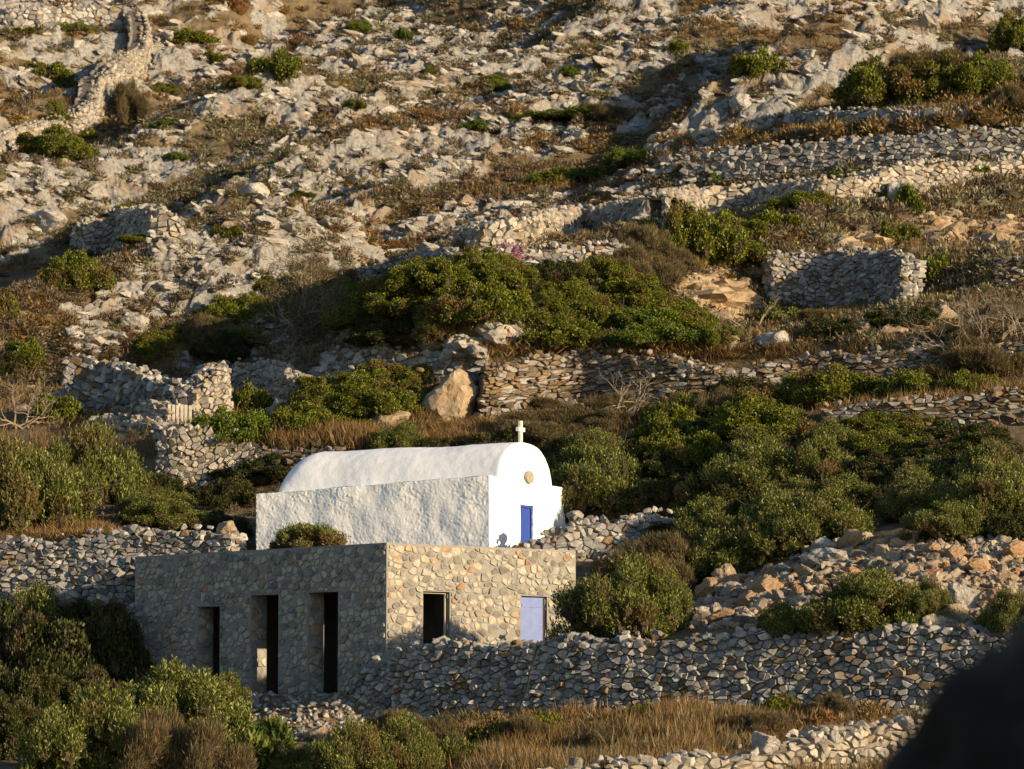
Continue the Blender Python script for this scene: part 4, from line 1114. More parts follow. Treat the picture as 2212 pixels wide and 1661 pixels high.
#--SHRUBS
S_ = [
 ('olive', 370, 1640, 330, 185, 'front left of the stone building, tallest of its clump'),
 ('olive', 190, 1690, 280, 190, 'at the bottom left, left half of the foreground clump'),
 ('brush', 400, 1700, 260, 150, 'below the olive clump at the bottom left edge'),
 ('olive', 470, 1560, 140, 95, 'touching the left doorway of the stone building'),
 ('fig', 540, 1670, 180, 110, 'in front of the rubble below the doorways'),
 ('olive', 760, 1700, 210, 130, 'at the bottom edge left of the dry grass'),
 ('olive', 880, 1690, 170, 130, 'at the bottom edge directly left of the flat grey slab'),
 ('brush', 860, 1610, 150, 70, 'at the foot of the long grey wall, left one'),
 ('brush', 960, 1640, 150, 85, 'at the foot of the long grey wall, right one'),
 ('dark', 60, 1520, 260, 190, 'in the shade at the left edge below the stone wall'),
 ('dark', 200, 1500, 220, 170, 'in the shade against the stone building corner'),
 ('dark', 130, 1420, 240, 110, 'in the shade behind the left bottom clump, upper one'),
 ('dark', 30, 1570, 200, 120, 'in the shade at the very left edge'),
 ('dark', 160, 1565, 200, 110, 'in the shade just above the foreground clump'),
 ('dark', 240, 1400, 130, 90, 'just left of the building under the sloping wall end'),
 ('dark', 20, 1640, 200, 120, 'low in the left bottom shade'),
 ('olive', 90, 1430, 210, 150, 'catching sun at the left edge below the shaded wall'),
 ('olive', 60, 1150, 300, 190, 'at the left edge above the shaded wall, nearest one'),
 ('olive', 200, 1090, 230, 160, 'on the left in front of the sheepfold, round and sunlit'),
 ('olive', 340, 1140, 190, 78, 'on the terrace above the shaded wall, near the chapel'),
 ('dark', 450, 1165, 170, 60, 'in shade between the shaded wall and the chapel'),
 ('dark', 480, 1095, 160, 60, 'in shade left of the chapel roof'),
 ('dark', 560, 1040, 200, 50, 'in shade behind the left end of the chapel'),
 ('dark', 360, 1075, 140, 50, 'in shade below the broken slab wall'),
 ('olives', 690, 1192, 150, 58, 'peeping over the building roof in front of the chapel', 97.0),
 ('olives', 610, 1192, 60, 22, 'tiny and low at the chapel foot over the roof edge', 98.0),
 ('bright', 500, 952, 235, 62, 'below the wooden gate'),
 ('lent', 700, 930, 230, 110, 'above the dry grass, left half of the patch over the chapel'),
 ('lent', 830, 900, 220, 110, 'above the small tan rock over the chapel'),
 ('lent', 920, 825, 130, 42, 'above the large tan rock'),
 ('lents', 540, 893, 90, 50, 'beside the slanting rock near the sheepfold'),
 ('olive', 850, 980, 130, 62, 'just behind the chapel ridge'),
 ('dark', 950, 985, 120, 40, 'behind the middle of the chapel ridge'),
 ('brush', 1200, 960, 270, 92, 'right behind the cross'),
 ('brush', 1330, 930, 150, 75, 'between the cross and the dark green thicket'),
 ('dark', 1090, 985, 150, 55, 'behind the cross foot'),
 ('olive', 1315, 1110, 240, 165, 'right of the chapel gable, tall and sunlit on top'),
 ('dark', 1440, 1110, 170, 130, 'in the dark thicket right of the chapel'),
 ('lent', 1480, 1010, 210, 150, 'in the thicket behind the chapel, left of two'),
 ('lent', 1650, 990, 240, 140, 'in the thicket behind the chapel, right of two'),
 ('dark', 1560, 960, 200, 90, 'top of the dark thicket right of the cross'),
 ('dark', 1620, 1110, 260, 130, 'in the middle of the dark thicket'),
 ('olives', 1515, 1110, 110, 75, 'small sunlit one in the middle of the thicket'),
 ('olive', 1670, 1085, 240, 145, 'sunlit top of the thicket, centre'),
 ('olive', 1795, 1050, 170, 125, 'sunlit top of the thicket, below the low grey wall'),
 ('lent', 1940, 985, 230, 95, 'below the low grey wall at the right'),
 ('lent', 1840, 985, 140, 80, 'left of the dark hollow under the low grey wall'),
 ('dark', 2080, 1040, 260, 120, 'in the dark hollow at the right'),
 ('dark', 1900, 1110, 220, 120, 'under the sunlit shrubs at the right centre'),
 ('olive', 1975, 1120, 180, 120, 'right of centre above the rubble heap'),
 ('olive', 2150, 1130, 220, 160, 'at the right edge above the rubble heap, tall'),
 ('olive', 2070, 1170, 180, 95, 'directly above the rubble heap at the right'),
 ('dark', 2190, 1170, 160, 110, 'at the right edge in shade above the rubble'),
 ('olive', 1800, 1165, 230, 125, 'above the top of the rubble heap'),
 ('olive', 1680, 1200, 240, 150, 'left of the rubble heap top'),
 ('olive', 1560, 1240, 220, 150, 'between the grey rubble wall and the rubble heap'),
 ('brush', 1390, 1260, 240, 100, 'brown one behind the building right end', 92.5),
 ('olive', 1355, 1400, 285, 175, 'large one hiding the right corner of the stone building', 85.9),
 ('olive', 1440, 1330, 150, 110, 'right shoulder of the shrub by the stone building', 86.3),
 ('olive', 1215, 1405, 95, 42, 'low one in front of the lavender door'),
 ('olive', 1850, 1375, 290, 130, 'on the wall top in front of the rubble heap'),
 ('olive', 1700, 1375, 150, 66, 'low one on the long grey wall left of the rubble shrub'),
 ('olive', 1985, 1350, 130, 90, 'right shoulder of the shrub before the rubble heap'),
 ('olive', 2190, 1370, 150, 90, 'at the right edge above the long grey wall'),
 ('dark', 1640, 880, 260, 62, 'dark strip in front of the slab wall, left part'),
 ('lent', 1800, 872, 260, 70, 'strip of shrub in front of the slab wall, middle part'),
 ('lent', 1960, 860, 200, 55, 'strip of shrub in front of the slab wall, right part'),
 ('lent', 2090, 850, 150, 45, 'end of the shrub strip near the dry branches'),
 ('brush', 2110, 820, 260, 130, 'tangle of dry branches at the right edge over the slab wall'),
 ('brush', 2170, 760, 170, 110, 'upper part of the dry tangle at the right edge'),
 ('dark', 1810, 735, 220, 50, 'on the terrace above the slab wall'),
 ('dark', 1960, 715, 180, 50, 'among ochre blocks on the right terrace'),
 ('bright', 1400, 745, 280, 90, 'low in front of the big green shrub above the slab wall'),
 ('lent', 1230, 745, 220, 130, 'left lobe of the big green shrub above the slab wall'),
 ('lent', 1340, 700, 220, 110, 'upper lobe of the big green shrub above the slab wall'),
 ('lent', 1460, 740, 200, 100, 'right lobe of the big green shrub above the slab wall'),
 ('brush', 1420, 620, 190, 110, 'brown one above the big green shrub'),
 ('lent', 1500, 560, 230, 110, 'dark dome below the tumbled pale wall'),
 ('lent', 1600, 570, 190, 90, 'right end of the dark dome below the tumbled wall'),
 ('brush', 1400, 560, 150, 70, 'brown one left of the dark dome'),
 ('brush', 1545, 540, 160, 70, 'brown one on top of the dark dome'),
 ('lent', 1030, 690, 220, 140, 'in the middle above the block wall, right one'),
 ('lent', 900, 680, 240, 110, 'in the middle of the green band above the block wall'),
 ('dark', 860, 745, 230, 90, 'in shade above the block wall'),
 ('olive', 960, 740, 150, 85, 'grey-leaved one in front of the green band'),
 ('olive', 830, 745, 90, 65, 'small round one at the foot of the green band'),
 ('lent', 790, 700, 200, 90, 'left part of the green band right of the windswept shrub'),
 ('lent', 1080, 620, 170, 75, 'topmost right part of the green band'),
 ('lent', 950, 620, 200, 60, 'top edge of the green band'),
 ('dark', 1130, 680, 130, 90, 'in shade between the two green shrub masses'),
 ('brush', 720, 640, 150, 60, 'brown one at the upper left of the green band'),
 ('lent', 360, 790, 170, 85, 'above the sheepfold back wall'),
 ('brush', 440, 745, 150, 60, 'brown one above the sheepfold'),
 ('dark', 470, 780, 130, 60, 'in shade left of the windswept shrub'),
 ('olive', 510, 748, 130, 45, 'grey one left of the windswept shrub'),
 ('lent', 500, 700, 170, 60, 'uphill of the windswept shrub'),
 ('lent', 600, 640, 150, 40, 'low one on the left rocky slope above the windswept shrub'),
 ('lents', 30, 790, 110, 50, 'at the left edge level with the sheepfold'),
 ('lents', 110, 915, 120, 60, 'at the left edge beside dead branches'),
 ('dark', 20, 815, 130, 45, 'in shade at the left edge near the sheepfold'),
 ('lent', 140, 620, 200, 70, 'on the left slope below the ruined wall stub'),
 ('lents', 10, 690, 60, 50, 'at the far left edge on the open slope'),
 ('lent', 125, 340, 170, 55, 'against the long field wall at the upper left'),
 ('lents', 85, 165, 120, 32, 'inside the walled enclosure at the top left'),
 ('brush', 280, 262, 110, 80, 'brown one behind the bend of the field wall'),
 ('lents', 470, 140, 90, 28, 'small green one near the top left'),
 ('lents', 590, 165, 110, 45, 'small green one on the upper left slope'),
 ('lents', 290, 470, 120, 30, 'above the ruined wall stub'),
 ('bright', 1290, 385, 260, 32, 'long thin strip on the rock, upper middle'),
 ('bright', 1390, 348, 150, 28, 'right end of the thin strip on the rock'),
 ('lents', 1190, 402, 110, 26, 'left end of the thin strip on the rock'),
 ('bright', 1240, 262, 330, 26, 'thin green patch on the upper middle slope'),
 ('brush', 1300, 262, 130, 36, 'brown one on the thin green patch'),
 ('lents', 1640, 165, 110, 55, 'isolated dark one high on the right slope'),
 ('lent', 1960, 222, 260, 90, 'large dark dome high on the right, left part'),
 ('lent', 2080, 200, 200, 80, 'large dark dome high on the right, right part'),
 ('lent', 1890, 238, 150, 45, 'lower left skirt of the large dark dome'),
 ('brush', 2010, 160, 180, 50, 'brown crest of the large dark dome'),
 ('lent', 2190, 100, 110, 70, 'in the top right corner'),
 ('brush', 2190, 245, 120, 60, 'brown one at the right edge beside the dark dome'),
 ('lents', 1960, 455, 110, 55, 'beside the block where the upper walls end'),
 ('lents', 2110, 385, 110, 36, 'on the terrace edge at the upper right'),
 ('bright', 1840, 385, 110, 26, 'small bright patch between the upper walls'),
 ('bright', 1555, 398, 80, 20, 'smallest bright patch on the upper wall'),
 ('lent', 1730, 455, 170, 40, 'below the tumbled wall, right of the dark dome'),
 ('lents', 1680, 500, 130, 40, 'low one right of the dark dome'),
 ('lents', 1950, 530, 100, 46, 'between cream rock banks'),
 ('lents', 2020, 610, 100, 55, 'on the right end of the square grey wall'),
 ('brush', 1960, 605, 90, 65, 'brown one hanging on the square grey wall'),
 ('lents', 1690, 705, 120, 40, 'below the square grey wall'),
 ('brush', 1780, 700, 140, 32, 'brown one below the square grey wall'),
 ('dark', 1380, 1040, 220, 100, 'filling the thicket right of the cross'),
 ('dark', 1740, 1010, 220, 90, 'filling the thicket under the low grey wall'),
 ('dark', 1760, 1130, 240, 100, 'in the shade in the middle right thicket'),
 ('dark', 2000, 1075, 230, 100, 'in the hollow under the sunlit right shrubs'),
 ('dark', 1500, 1180, 200, 100, 'above the grey rubble wall in shade'),
 ('brush', 1600, 900, 200, 60, 'brown crest of the dark thicket behind the chapel'),
 ('dark', 1230, 1010, 160, 70, 'in the dark gap right behind the chapel gable'),
 ('lent', 1180, 700, 150, 80, 'beside the tall outcrop, right side'),
 ('lent', 1560, 745, 110, 40, 'right foot of the big green shrub'),
 ('lent', 1310, 640, 190, 90, 'between the big green shrub and the grey wall behind'),
 ('brush', 1330, 600, 160, 60, 'brown one on the slope behind the big green shrub'),
 ('dark', 1200, 620, 140, 50, 'in shade under the tumbled wall'),
 ('lent', 690, 700, 190, 70, 'upper left of the windswept shrub'),
 ('brush', 1130, 1620, 130, 70, 'tawny one in the dry grass, leftmost'),
 ('lents', 1180, 1600, 110, 55, 'yellow-green one in the dry grass near the hose'),
 ('brush', 1300, 1620, 110, 50, 'tawny one in the middle of the dry grass'),
 ('brush', 1480, 1590, 120, 50, 'tawny one below the fresh green plant'),
 ('lents', 1680, 1550, 110, 45, 'yellow-green one at the foot of the long wall on the right'),
 ('brush', 1640, 1590, 140, 50, 'rusty one right of the middle of the dry grass'),
 ('olives', 1000, 1660, 110, 60, 'at the bottom edge beside the flat grey slab'),
 ('olive', 640, 1690, 150, 70, 'at the bottom edge right of the broad-leaved plant'),
 ('fig', 1385, 1575, 110, 50, 'small fresh green one in the dry grass'),
 ('lents', 1090, 1620, 150, 60, 'yellowish one at the foot of the long grey wall'),
 ('brush', 1790, 1555, 130, 50, 'golden brown one at the wall foot on the right'),
 ('brush', 1500, 1250, 120, 60, 'brown one behind the big shrub of the stone building'),
]
for e in S_:
    q_ = 1.2 if e[1] > 1270 and 900 < e[2] < 1260 else 1.1
    if e[0] in ('lent', 'bright', 'dark', 'olive', 'brush') and e[4] > 72 and 560 < e[2] < 1260 and e[1] > 250 and len(e) < 7:
        rows_ = ((0, 1.0, .8, 'lower'), (.4, .85, .66, 'upper')) if e[0] == 'olive' else None
        for k_, (dy, wf, hf, nm_) in enumerate(rows_ or ((0, 1.0, .52, 'lower'), (.34, .95, .5, 'middle'), (.62, .75, .42, 'top'))):
            shrub(e[0], e[1] + rnd.uniform(-.08, .08) * e[3], e[2] - dy * e[4], e[3] * q_ * wf, e[4] * hf, e[5] + ', ' + nm_)
        continue
    shrub(e[0], e[1], e[2], e[3] * q_ * 1.04, e[4] * 1.0, e[5], D=e[6] if len(e) > 6 else None)
r = random.Random(311)
for k in range(34):
    px, py = r.uniform(20, 1500), r.uniform(30, 560)
    if py > 700 - px * .35: continue
    shrub(('bright', 'lents', 'lent')[k % 3], px, py, r.uniform(50, 130), r.uniform(13, 26), 'as a low mat among pale hillside rocks', 'low green mats on the open hillside', dep=.8)
#--ENDSHRUBS

# windswept shrub with visible bent trunk
def windswept(px, py, wpx, hpx):
    p = gpos(px, py); k = p.y / F; g = Geo(); r = random.Random(3); tips = []
    W = wpx * k; H = hpx * k
    for i in range(9):
        a = r.uniform(-.5, .5)
        branch(g, Vector((r.uniform(-.15, .15), r.uniform(-.1, .1), -.1)), Vector((.85 + r.uniform(-.6, .3), a, .55 + r.uniform(-.2, .4))).normalized(), W * .42, .085, 4, r, .05, .25, 3, tips)
    root = empty('windswept_shrub', p); tag(root, 'windswept grey-brown shrub with bare bent trunk leaning right above the sheepfold wall', 'shrub')
    g.obj('trunk', M['deadwood'], root)
    g2 = Geo(); rr = np.random.default_rng(4)
    b = np.array([t[0][:] for t in tips]); d = np.array([t[1][:] for t in tips])
    b = np.repeat(b, 30, 0); d = np.repeat(d, 30, 0)
    leaves(g2, b + rr.normal(size=b.shape) * .12, d + rr.normal(size=b.shape) * .7, np.full(len(b), .10), np.full(len(b), .028), rr)
    g2.obj('foliage', M['brush'], root)
windswept(592, 795, 260, 140)

def dead(label, px, py, wpx, hpx, lean=0.3, seed=1, n=5, depth=3, name='dead_bush', cat='dead bush', D=None):
    p = at(px, py, D) if D else gpos(px, py); k = p.y / F; g = Geo(); r = random.Random(seed); W = wpx * k; H = hpx * k
    for i in range(n):
        branch(g, Vector((r.uniform(-W * .2, W * .2), r.uniform(-.2, .2), -.05)), Vector((r.uniform(-.9, .9) + lean, r.uniform(-.4, .4), r.uniform(.2, 1))).normalized(), max(W, H) * .5, .035, depth, r, .1, .6, 3)
    o = g.obj(name, M['deadwood']); o.location = p; tag(o, label, cat)
dead('bare grey dead bush at the left edge below the sheepfold', 45, 925, 110, 70, .1, 5, 7)
dead('fallen dead branch below the square grey wall', 1640, 722, 110, 70, .1, 8, 3)
dead('tangle of bare brown branches in the dry mass at the right edge', 2110, 812, 210, 110, .1, 9, 9, 4)
dead('bare twigs over the slab wall right of the cross', 1340, 905, 120, 60, .4, 10, 5)
dead('small bare twig bush left of the tangle at the right', 1930, 830, 80, 60, .3, 11, 3)

# low bank of cushions etc: instanced single plants and uncounted scrub
def cushion_mesh(seed, mat, n=380, spike=.13, name='cushion_shrub', core=.40):
    r = np.random.default_rng(seed); g = Geo()
    d = r.normal(size=(n, 3)); d[:, 2] = np.abs(d[:, 2]); d /= np.linalg.norm(d, axis=1)[:, None]
    lump = 1 + .18 * np.sin(d[:, 0] * 5 + seed) * np.sin(d[:, 1] * 5 + seed * 2)
    b = d * [.5, .5, .38] * (lump * r.uniform(.55, 1.0, n))[:, None]
    leaves(g, b, d + r.normal(size=d.shape) * .45 + [0, 0, .3], np.full(n, spike), np.full(n, spike * .33), r)
    V, Fa = ico2; W = V * [core, core, core * .72]; W = W * (1 + .10 * r.normal(size=(len(V), 1))); g.add_arr(W, Fa)
    return g
def tuft_geo(seed, n=60, h=.4, spread=.16):
    r = np.random.default_rng(seed); g = Geo()
    b = np.concatenate([r.normal(size=(n, 2)) * spread, np.zeros((n, 1))], 1)
    d = np.concatenate([r.normal(size=(n, 2)) * .32 + [.12, 0], np.ones((n, 1))], 1)
    leaves(g, b, d, np.full(n, h), np.full(n, .014 * h / .4), r)
    return g
CM = {m: [cushion_mesh(i * 7 + 1, m) for i in range(4)] for m in ('gold', 'rust', 'sage', 'thyme')}
CMESH = {m: [g.mesh('cushion_shrub', M[m]) for g in v] for m, v in CM.items()}
def cat_geo(g):
    V = np.concatenate(g.v); return V, np.array([a for a in g.l], object)
def bake(geolist):
    out = []
    for g in geolist:
        V = np.concatenate(g.v); quads = []; tris = []
        k = 0; flat = np.concatenate([np.atleast_1d(a) for a in g.l]); nn = np.array(g.n)
        st = np.concatenate([[0], np.cumsum(nn)[:-1]])
        q = np.array([flat[s:s + 4] for s, n_ in zip(st, nn) if n_ == 4]); t = np.array([flat[s:s + 3] for s, n_ in zip(st, nn) if n_ == 3])
        out.append((V, q, t))
    return out
TU = bake([tuft_geo(i) for i in range(5)]); TUL = bake([tuft_geo(20 + i, 26, .34, .12) for i in range(5)])
CB = {m: bake([cushion_mesh(i * 7 + 50, m, n=100, spike=.22, core=.27) for i in range(4)]) for m in CM}
HB_ = [(V, None, Fa) for V, Fa in HULL]

def scatter(name, mat, bank, spots, label, cat, r, tilt=.1):
    gg = Geo()
    for (p, sx, sz) in spots:
        V, q, t = bank[r.randrange(len(bank))]
        Rm = rotm(r, tilt)
        W = (V * np.array([sx, sx, sz])) @ Rm.T + np.array(p)
        k0 = gg.k
        if q is not None and len(q):
            gg.add_arr(W, q)
            if t is not None and len(t):
                gg.l.append((t + k0).reshape(-1).astype(np.int32)); gg.n.extend([3] * len(t)); gg.m.extend([0] * len(t))
        else: gg.add_arr(W, t)
    o = gg.obj(name, M[mat]); tag(o, label, cat, kind='stuff'); return o

# spots on the grid, in picture-even density
inframe = np.where((cols > -60) & (cols < 2280))[0]
def rand_spots(n, rowlo, rowhi, test, r, maxtry=20):
    out = []; tries = 0
    rl = np.where((rowt >= rowlo) & (rowt <= rowhi))[0]
    while len(out) < n and tries < n * maxtry:
        tries += 1
        i = rl[r.randrange(len(rl))]; j = int(np.searchsorted(cols, r.uniform(-60, 2280) if r.random() < .86 else r.choice((r.uniform(-400, -60), r.uniform(2280, 2640)))))
        if test(i, j): out.append((i, j))
    return out
r = random.Random(99)
def occupied(i, j):
    return bool(inb[i, j] or (inc[i, j] and q1[i, j] > -0.2 and q2[i, j] > -.2 and q1[i, j] < CL + .2 and q2[i, j] < CW + .2))
# individually placed cushions: the nearest and largest
CG = {'gold': ('golden-brown cushion shrub', 'golden cushion shrubs'), 'rust': ('rust-brown cushion shrub', 'rust cushion shrubs'), 'sage': ('grey-green cushion shrub', 'grey-green cushion shrubs'), 'thyme': ('dull brown cushion shrub', 'brown cushion shrubs')}
def hue(i, j, r):
    x, y = X[i, j], Y[i, j]
    v = float(vnoise(np.array(x / 6.), np.array(y / 9.), 5)) + r.gauss(0, .45)
    right = 1 if GPX[i, j] > 1450 else 0
    if v > .55 + .2 * (1 - right): return 'rust'
    if v > .15 - .15 * right: return 'gold'
    if v > -.3: return 'thyme'
    return 'sage'
def dens(i, j): return rockm[i, j] < .35 or r.random() < .34
for (i, j) in rand_spots(260, 12.3, len(LV) - 3.2, lambda i, j: dens(i, j), r):
    m = hue(i, j, r); s = r.uniform(.7, 1.35)
    o = mesh_obj('cushion_shrub', CMESH[m][r.randrange(4)], loc=(X[i, j], Y[i, j], Z[i, j] - .03))
    o.scale = (s, s * 1.0, s * r.uniform(.7, 1.05)); o.rotation_euler = (0, 0, r.uniform(0, 6.28))
    tag(o, CG[m][0] + ' among pale rocks on the open hillside', 'shrub', CG[m][1] + ' on the open hillside')
for m, lab in (('gold', 'small golden cushion plants between the rocks of the hillside'), ('thyme', 'small brown cushion plants between the rocks of the hillside'), ('sage', 'small grey-green cushion plants between the rocks of the hillside'), ('rust', 'small rust-brown cushion plants between the rocks of the hillside')):
    nn = {'gold': 3000, 'thyme': 7200, 'sage': 6200, 'rust': 560}[m]
    sp_ = rand_spots(nn, 12.0, len(LV) - 3.0, lambda i, j: dens(i, j) and hue(i, j, r) == m, r, 60)
    scatter('scrub', m, CB[m], [((X[i, j], Y[i, j], Z[i, j] - .02), r.uniform(.3, 1.05), r.uniform(.25, .7)) for i, j in sp_], lab, 'scrub', r)
# scrub on lower terraces
sp_ = rand_spots(900, 8.2, 13, lambda i, j: not occupied(i, j) and not (9 < rowt[i] < 9.9) and not (11 < rowt[i] < 11.6 and GPX[i, j] > 1650), r)
scatter('scrub', 'thyme', CB['thyme'], [((X[i, j], Y[i, j], Z[i, j] - .02), r.uniform(.2, .6), r.uniform(.2, .5)) for i, j in sp_], 'low brown undergrowth on the middle terraces', 'undergrowth', r)
# grass tufts on the hill
sp_ = rand_spots(7400, 9.5, len(LV) - 3.0, lambda i, j: rockm[i, j] < .6, r)
scatter('dry_grass', 'straw', TUL, [((X[i, j], Y[i, j], Z[i, j] - .02), r.uniform(.8, 1.5), r.uniform(.6, 1.3)) for i, j in sp_], 'dry grass tufts scattered over the hillside', 'grass', r)
# loose stones on the hill
sp_ = rand_spots(900, 12.3, len(LV) - 3.0, lambda i, j: True, r)
def ssz(r): return min(.4, .07 + .08 * r.expovariate(1))
scatter('loose_stones', 'boulder', HB_, [((X[i, j], Y[i, j], Z[i, j] + .02), (s := ssz(r)) * 1.3, s * .9) for i, j in sp_], 'loose pale stones lying all over the hillside', 'stones', r, .5)
def outcrops(n, mat, label):
    gg = Geo()
    for (i, j) in rand_spots(n, 12.2, len(LV) - 3.0, lambda i, j: rockm[i, j] > .45, r):
        s = r.uniform(.07, .20) * (2.0 if r.random() < .06 else 1) * Y[i, j] / 150
        V, Fa = NROCK[r.randrange(16)]
        Rm = np.array(Matrix.Rotation(math.atan2(a_[1], a_[0]) + r.gauss(0, .22), 3, 'Z') @ Matrix.Rotation(r.gauss(-.1, .25), 3, 'X') @ Matrix.Rotation(r.gauss(0, .2), 3, 'Y'))
        gg.add_arr((V * [s * 4.4, s * 2.0, s * r.uniform(1.0, 1.8)]) @ Rm.T + np.array([X[i, j], Y[i, j], Z[i, j] - s * .1]), Fa)
    o = gg.obj('limestone_ledges', M[mat]); tag(o, label, 'ledges', kind='stuff')
outcrops(6200, 'boulder', 'jumbled pale limestone ledges breaking through the hillside')
for (i, j) in rand_spots(150, 13.0, len(LV) - 3.2, lambda i, j: rockm[i, j] > .7, r):
    s = r.uniform(.25, .6) * (Y[i, j] / 150)
    o = mesh_obj('boulder', ROCKS['boulder'][r.randrange(6)], loc=(X[i, j], Y[i, j], Z[i, j] + .02))
    o.scale = (s * .8, s * 1.2, s * .42); o.rotation_euler = (r.gauss(0, .15), r.gauss(0, .15) - .15, r.uniform(-.6, .1))
    tag(o, 'pale limestone boulder on the open rocky hillside', 'boulder', 'limestone boulders on the open hillside')

# golden grass patches
def grass_patch(label, n, box_, r, hs=(.8, 1.5), mat='straw', test=None):
    sp = []
    for _ in range(n):
        px = r.uniform(box_[0], box_[2]); py = r.uniform(box_[1], box_[3])
        if test and not test(px, py): continue
        p = gpos(px, py); q_ = float(fbm(np.array(p.x * .7), np.array(p.y * .5), 3, 8))
        if q_ < -.12 and r.random() < .8: continue
        sp.append(((p.x, p.y, p.z - .03), r.uniform(.9, 1.6), r.uniform(*hs) * (.75 + 1.1 * max(0, q_ + .1))))
    return scatter('dry_grass', mat, TU, sp, label, 'grass', r)
grass_patch('golden dry grass below the long grey wall', 1900, (980, 1540, 2330, 1720), r, (.45, 1.0), test=lambda x, y: y > 1555 - (x - 1000) * .012)
grass_patch('pale bleached grass mixed into the dry grass below the long grey wall', 600, (980, 1550, 2330, 1720), r, (.4, .9), mat='sage')
grass_patch('golden dry grass strip above the chapel roof on the left', 420, (600, 935, 800, 975), r, (.8, 1.3))
grass_patch('dry grass along the terrace above the slab wall', 420, (1000, 748, 1700, 775), r, (.3, .6))
grass_patch('dry grass strip above the low grey wall at the right', 400, (1700, 842, 2320, 872), r, (.4, .9))
grass_patch('dry grass between the upper right terrace walls', 500, (1600, 292, 2320, 340), r, (.3, .7))
grass_patch('dry orange grass edge on the shaded wall at the left', 200, (-60, 1140, 240, 1166), r, (.4, .7))
grass_patch('dry grass below the tan rock', 300, (900, 905, 1060, 960), r, (.4, .8))
# golden cushions in the grass and on the upper right terraces
def cush_at(m, spots, where, grp):
    for (px, py, w) in spots:
        p = gpos(px, py); k = p.y / F; s = w * k
        o = mesh_obj('cushion_shrub', CMESH[m][r.randrange(4)], loc=(p.x, p.y, p.z - .04)); o.scale = (s, s, s * .95); o.rotation_euler = (0, 0, r.uniform(0, 6.28))
        tag(o, CG[m][0] + ' ' + where, 'shrub', grp)
cush_at('gold', [(1680, 1545, 90), (1560, 1580, 80), (1180, 1600, 110), (1290, 1590, 90), (1480, 1565, 70), (1880, 1545, 90), (1010, 1600, 100), (1100, 1640, 90)], 'in the dry grass below the long grey wall', 'golden cushion shrubs below the long grey wall')
cush_at('rust', [(1780, 1575, 110), (1440, 1590, 70), (1640, 1590, 80), (1900, 1570, 90)], 'in the dry grass below the long grey wall', 'rust cushion shrubs below the long grey wall')
cush_at('gold', [(1700, 290, 90), (1800, 300, 110), (1900, 292, 100), (1980, 285, 90), (2060, 275, 100), (2140, 262, 110), (2200, 290, 90), (1600, 312, 100), (1660, 318, 80), (2100, 240, 80), (2180, 215, 100), (1850, 318, 80), (1480, 320, 70), (2060, 230, 90), (1740, 325, 70)], 'on the upper right terraces', 'golden cushion shrubs on the upper right terraces')
cush_at('rust', [(1225, 500, 46), (1400, 765, 60), (685, 925, 50), (1600, 745, 40), (1020, 515, 40)], 'standing alone against pale stones', 'lone rust cushion shrubs')
cush_at('sage', [(1640, 480, 90), (1730, 490, 80), (1820, 470, 100), (1900, 490, 70), (2050, 450, 100), (2120, 440, 90), (2190, 430, 90), (1570, 500, 80), (1990, 500, 80), (1780, 520, 90), (2180, 470, 80)], 'on the terrace below the upper right walls', 'grey-green cushion shrubs below the upper right walls')
cush_at('thyme', [(1680, 510, 80), (1860, 500, 80), (1930, 470, 90), (2090, 480, 90), (2010, 470, 80), (1750, 465, 80), (2150, 410, 80), (1600, 490, 70)], 'on the terrace below the upper right walls', 'brown cushion shrubs below the upper right walls')
hm = cushion_mesh(77, 'heather').mesh('heather', M['heather']); p = gpos(1100, 562); o = mesh_obj('heather_bush', hm, loc=p); o.scale = (1.2, 1, 1); tag(o, 'pink flowering heather at the top of the green band', 'shrub')

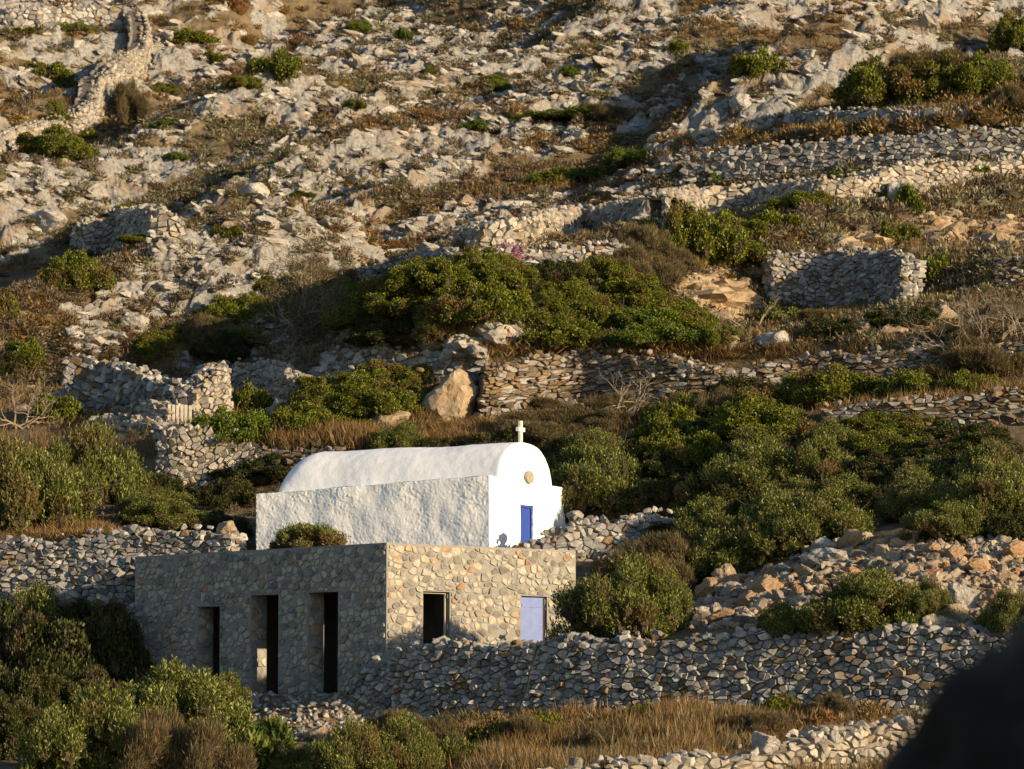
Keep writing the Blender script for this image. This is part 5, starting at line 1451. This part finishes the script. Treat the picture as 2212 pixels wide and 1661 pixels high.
# ------------------------------------------------------------------ wooden gate
gp = gpos(389, 921); gp.y -= .35; k = gp.y / F
gate = empty('wooden_gate', gp, 0.12); tag(gate, 'pale weathered picket gate in the sheepfold wall', 'gate')
gw, gh = 54 * k, 43 * k
for i in range(6):
    x = -gw / 2 + gw * (i + .5) / 6; bm = bmesh.new(); box(bm, (x - .045, -.03, 0), (x + .045, -.005, gh * (1 - .02 * (i % 3)))); o_ = bm_obj('picket', bm, M['palewood'], gate, .004); o_.rotation_euler = (0, .02 * math.sin(i * 3), 0)
for z in (.22, .72):
    bm = bmesh.new(); box(bm, (-gw / 2, 0, gh * z), (gw / 2, .03, gh * z + .07)); bm_obj('rail', bm, M['palewood'], gate, .004)
# hose over the wall
g = Geo(); pts = [at(x, y, D) for x, y, D in ((1178, 1386, 84.5), (1172, 1390, 83.95), (1160, 1410, 83.85), (1145, 1450, 83.9), (1138, 1490, 83.95), (1122, 1530, 84.0))]
tube(g, pts, .022, .022, 6); o = g.obj('hose', M['hose']); tag(o, 'thin dark hose hanging over the long grey wall', 'hose')

# ------------------------------------------------------------------ light, sky, camera
sc = bpy.context.scene
S = Vector((math.cos(SUN_TH) * math.cos(SUN_EL), -math.sin(SUN_TH) * math.cos(SUN_EL), math.sin(SUN_EL)))
sun = bpy.data.lights.new('sun', 'SUN'); sun.energy = 5.0; sun.angle = math.radians(0.53); sun.color = (1.0, 0.76, 0.47)
so = bpy.data.objects.new('sun', sun); C.objects.link(so); so.rotation_euler = S.to_track_quat('Z', 'Y').to_euler()
w = bpy.data.worlds.new('World'); sc.world = w; w.use_nodes = True; nt = w.node_tree
sky = nt.nodes.new('ShaderNodeTexSky'); sky.sky_type = 'NISHITA'; sky.sun_disc = False
sky.sun_elevation = SUN_EL; sky.sun_rotation = math.atan2(S.x, S.y)
bg = nt.nodes['Background']; nt.links.new(sky.outputs[0], bg.inputs[0]); bg.inputs[1].default_value = 0.095
sky.ozone_density = 2.0; sky.dust_density = 0.5

cam = bpy.data.cameras.new('camera'); co = bpy.data.objects.new('camera', cam); C.objects.link(co)
cam.sensor_width = 36; cam.lens = F / 2212 * 36; cam.clip_end = 2000; cam.clip_start = .5
co.location = (0, 0, 0); co.rotation_euler = (math.pi / 2 + PITCH, 0, 0)
cam.dof.use_dof = True; cam.dof.focus_distance = 92; cam.dof.aperture_fstop = 3.2
sc.camera = co
sc.view_settings.view_transform = 'Standard'; sc.view_settings.look = 'None'; sc.view_settings.exposure = 0.8; sc.view_settings.gamma = 1
sc.cycles.max_bounces = 6
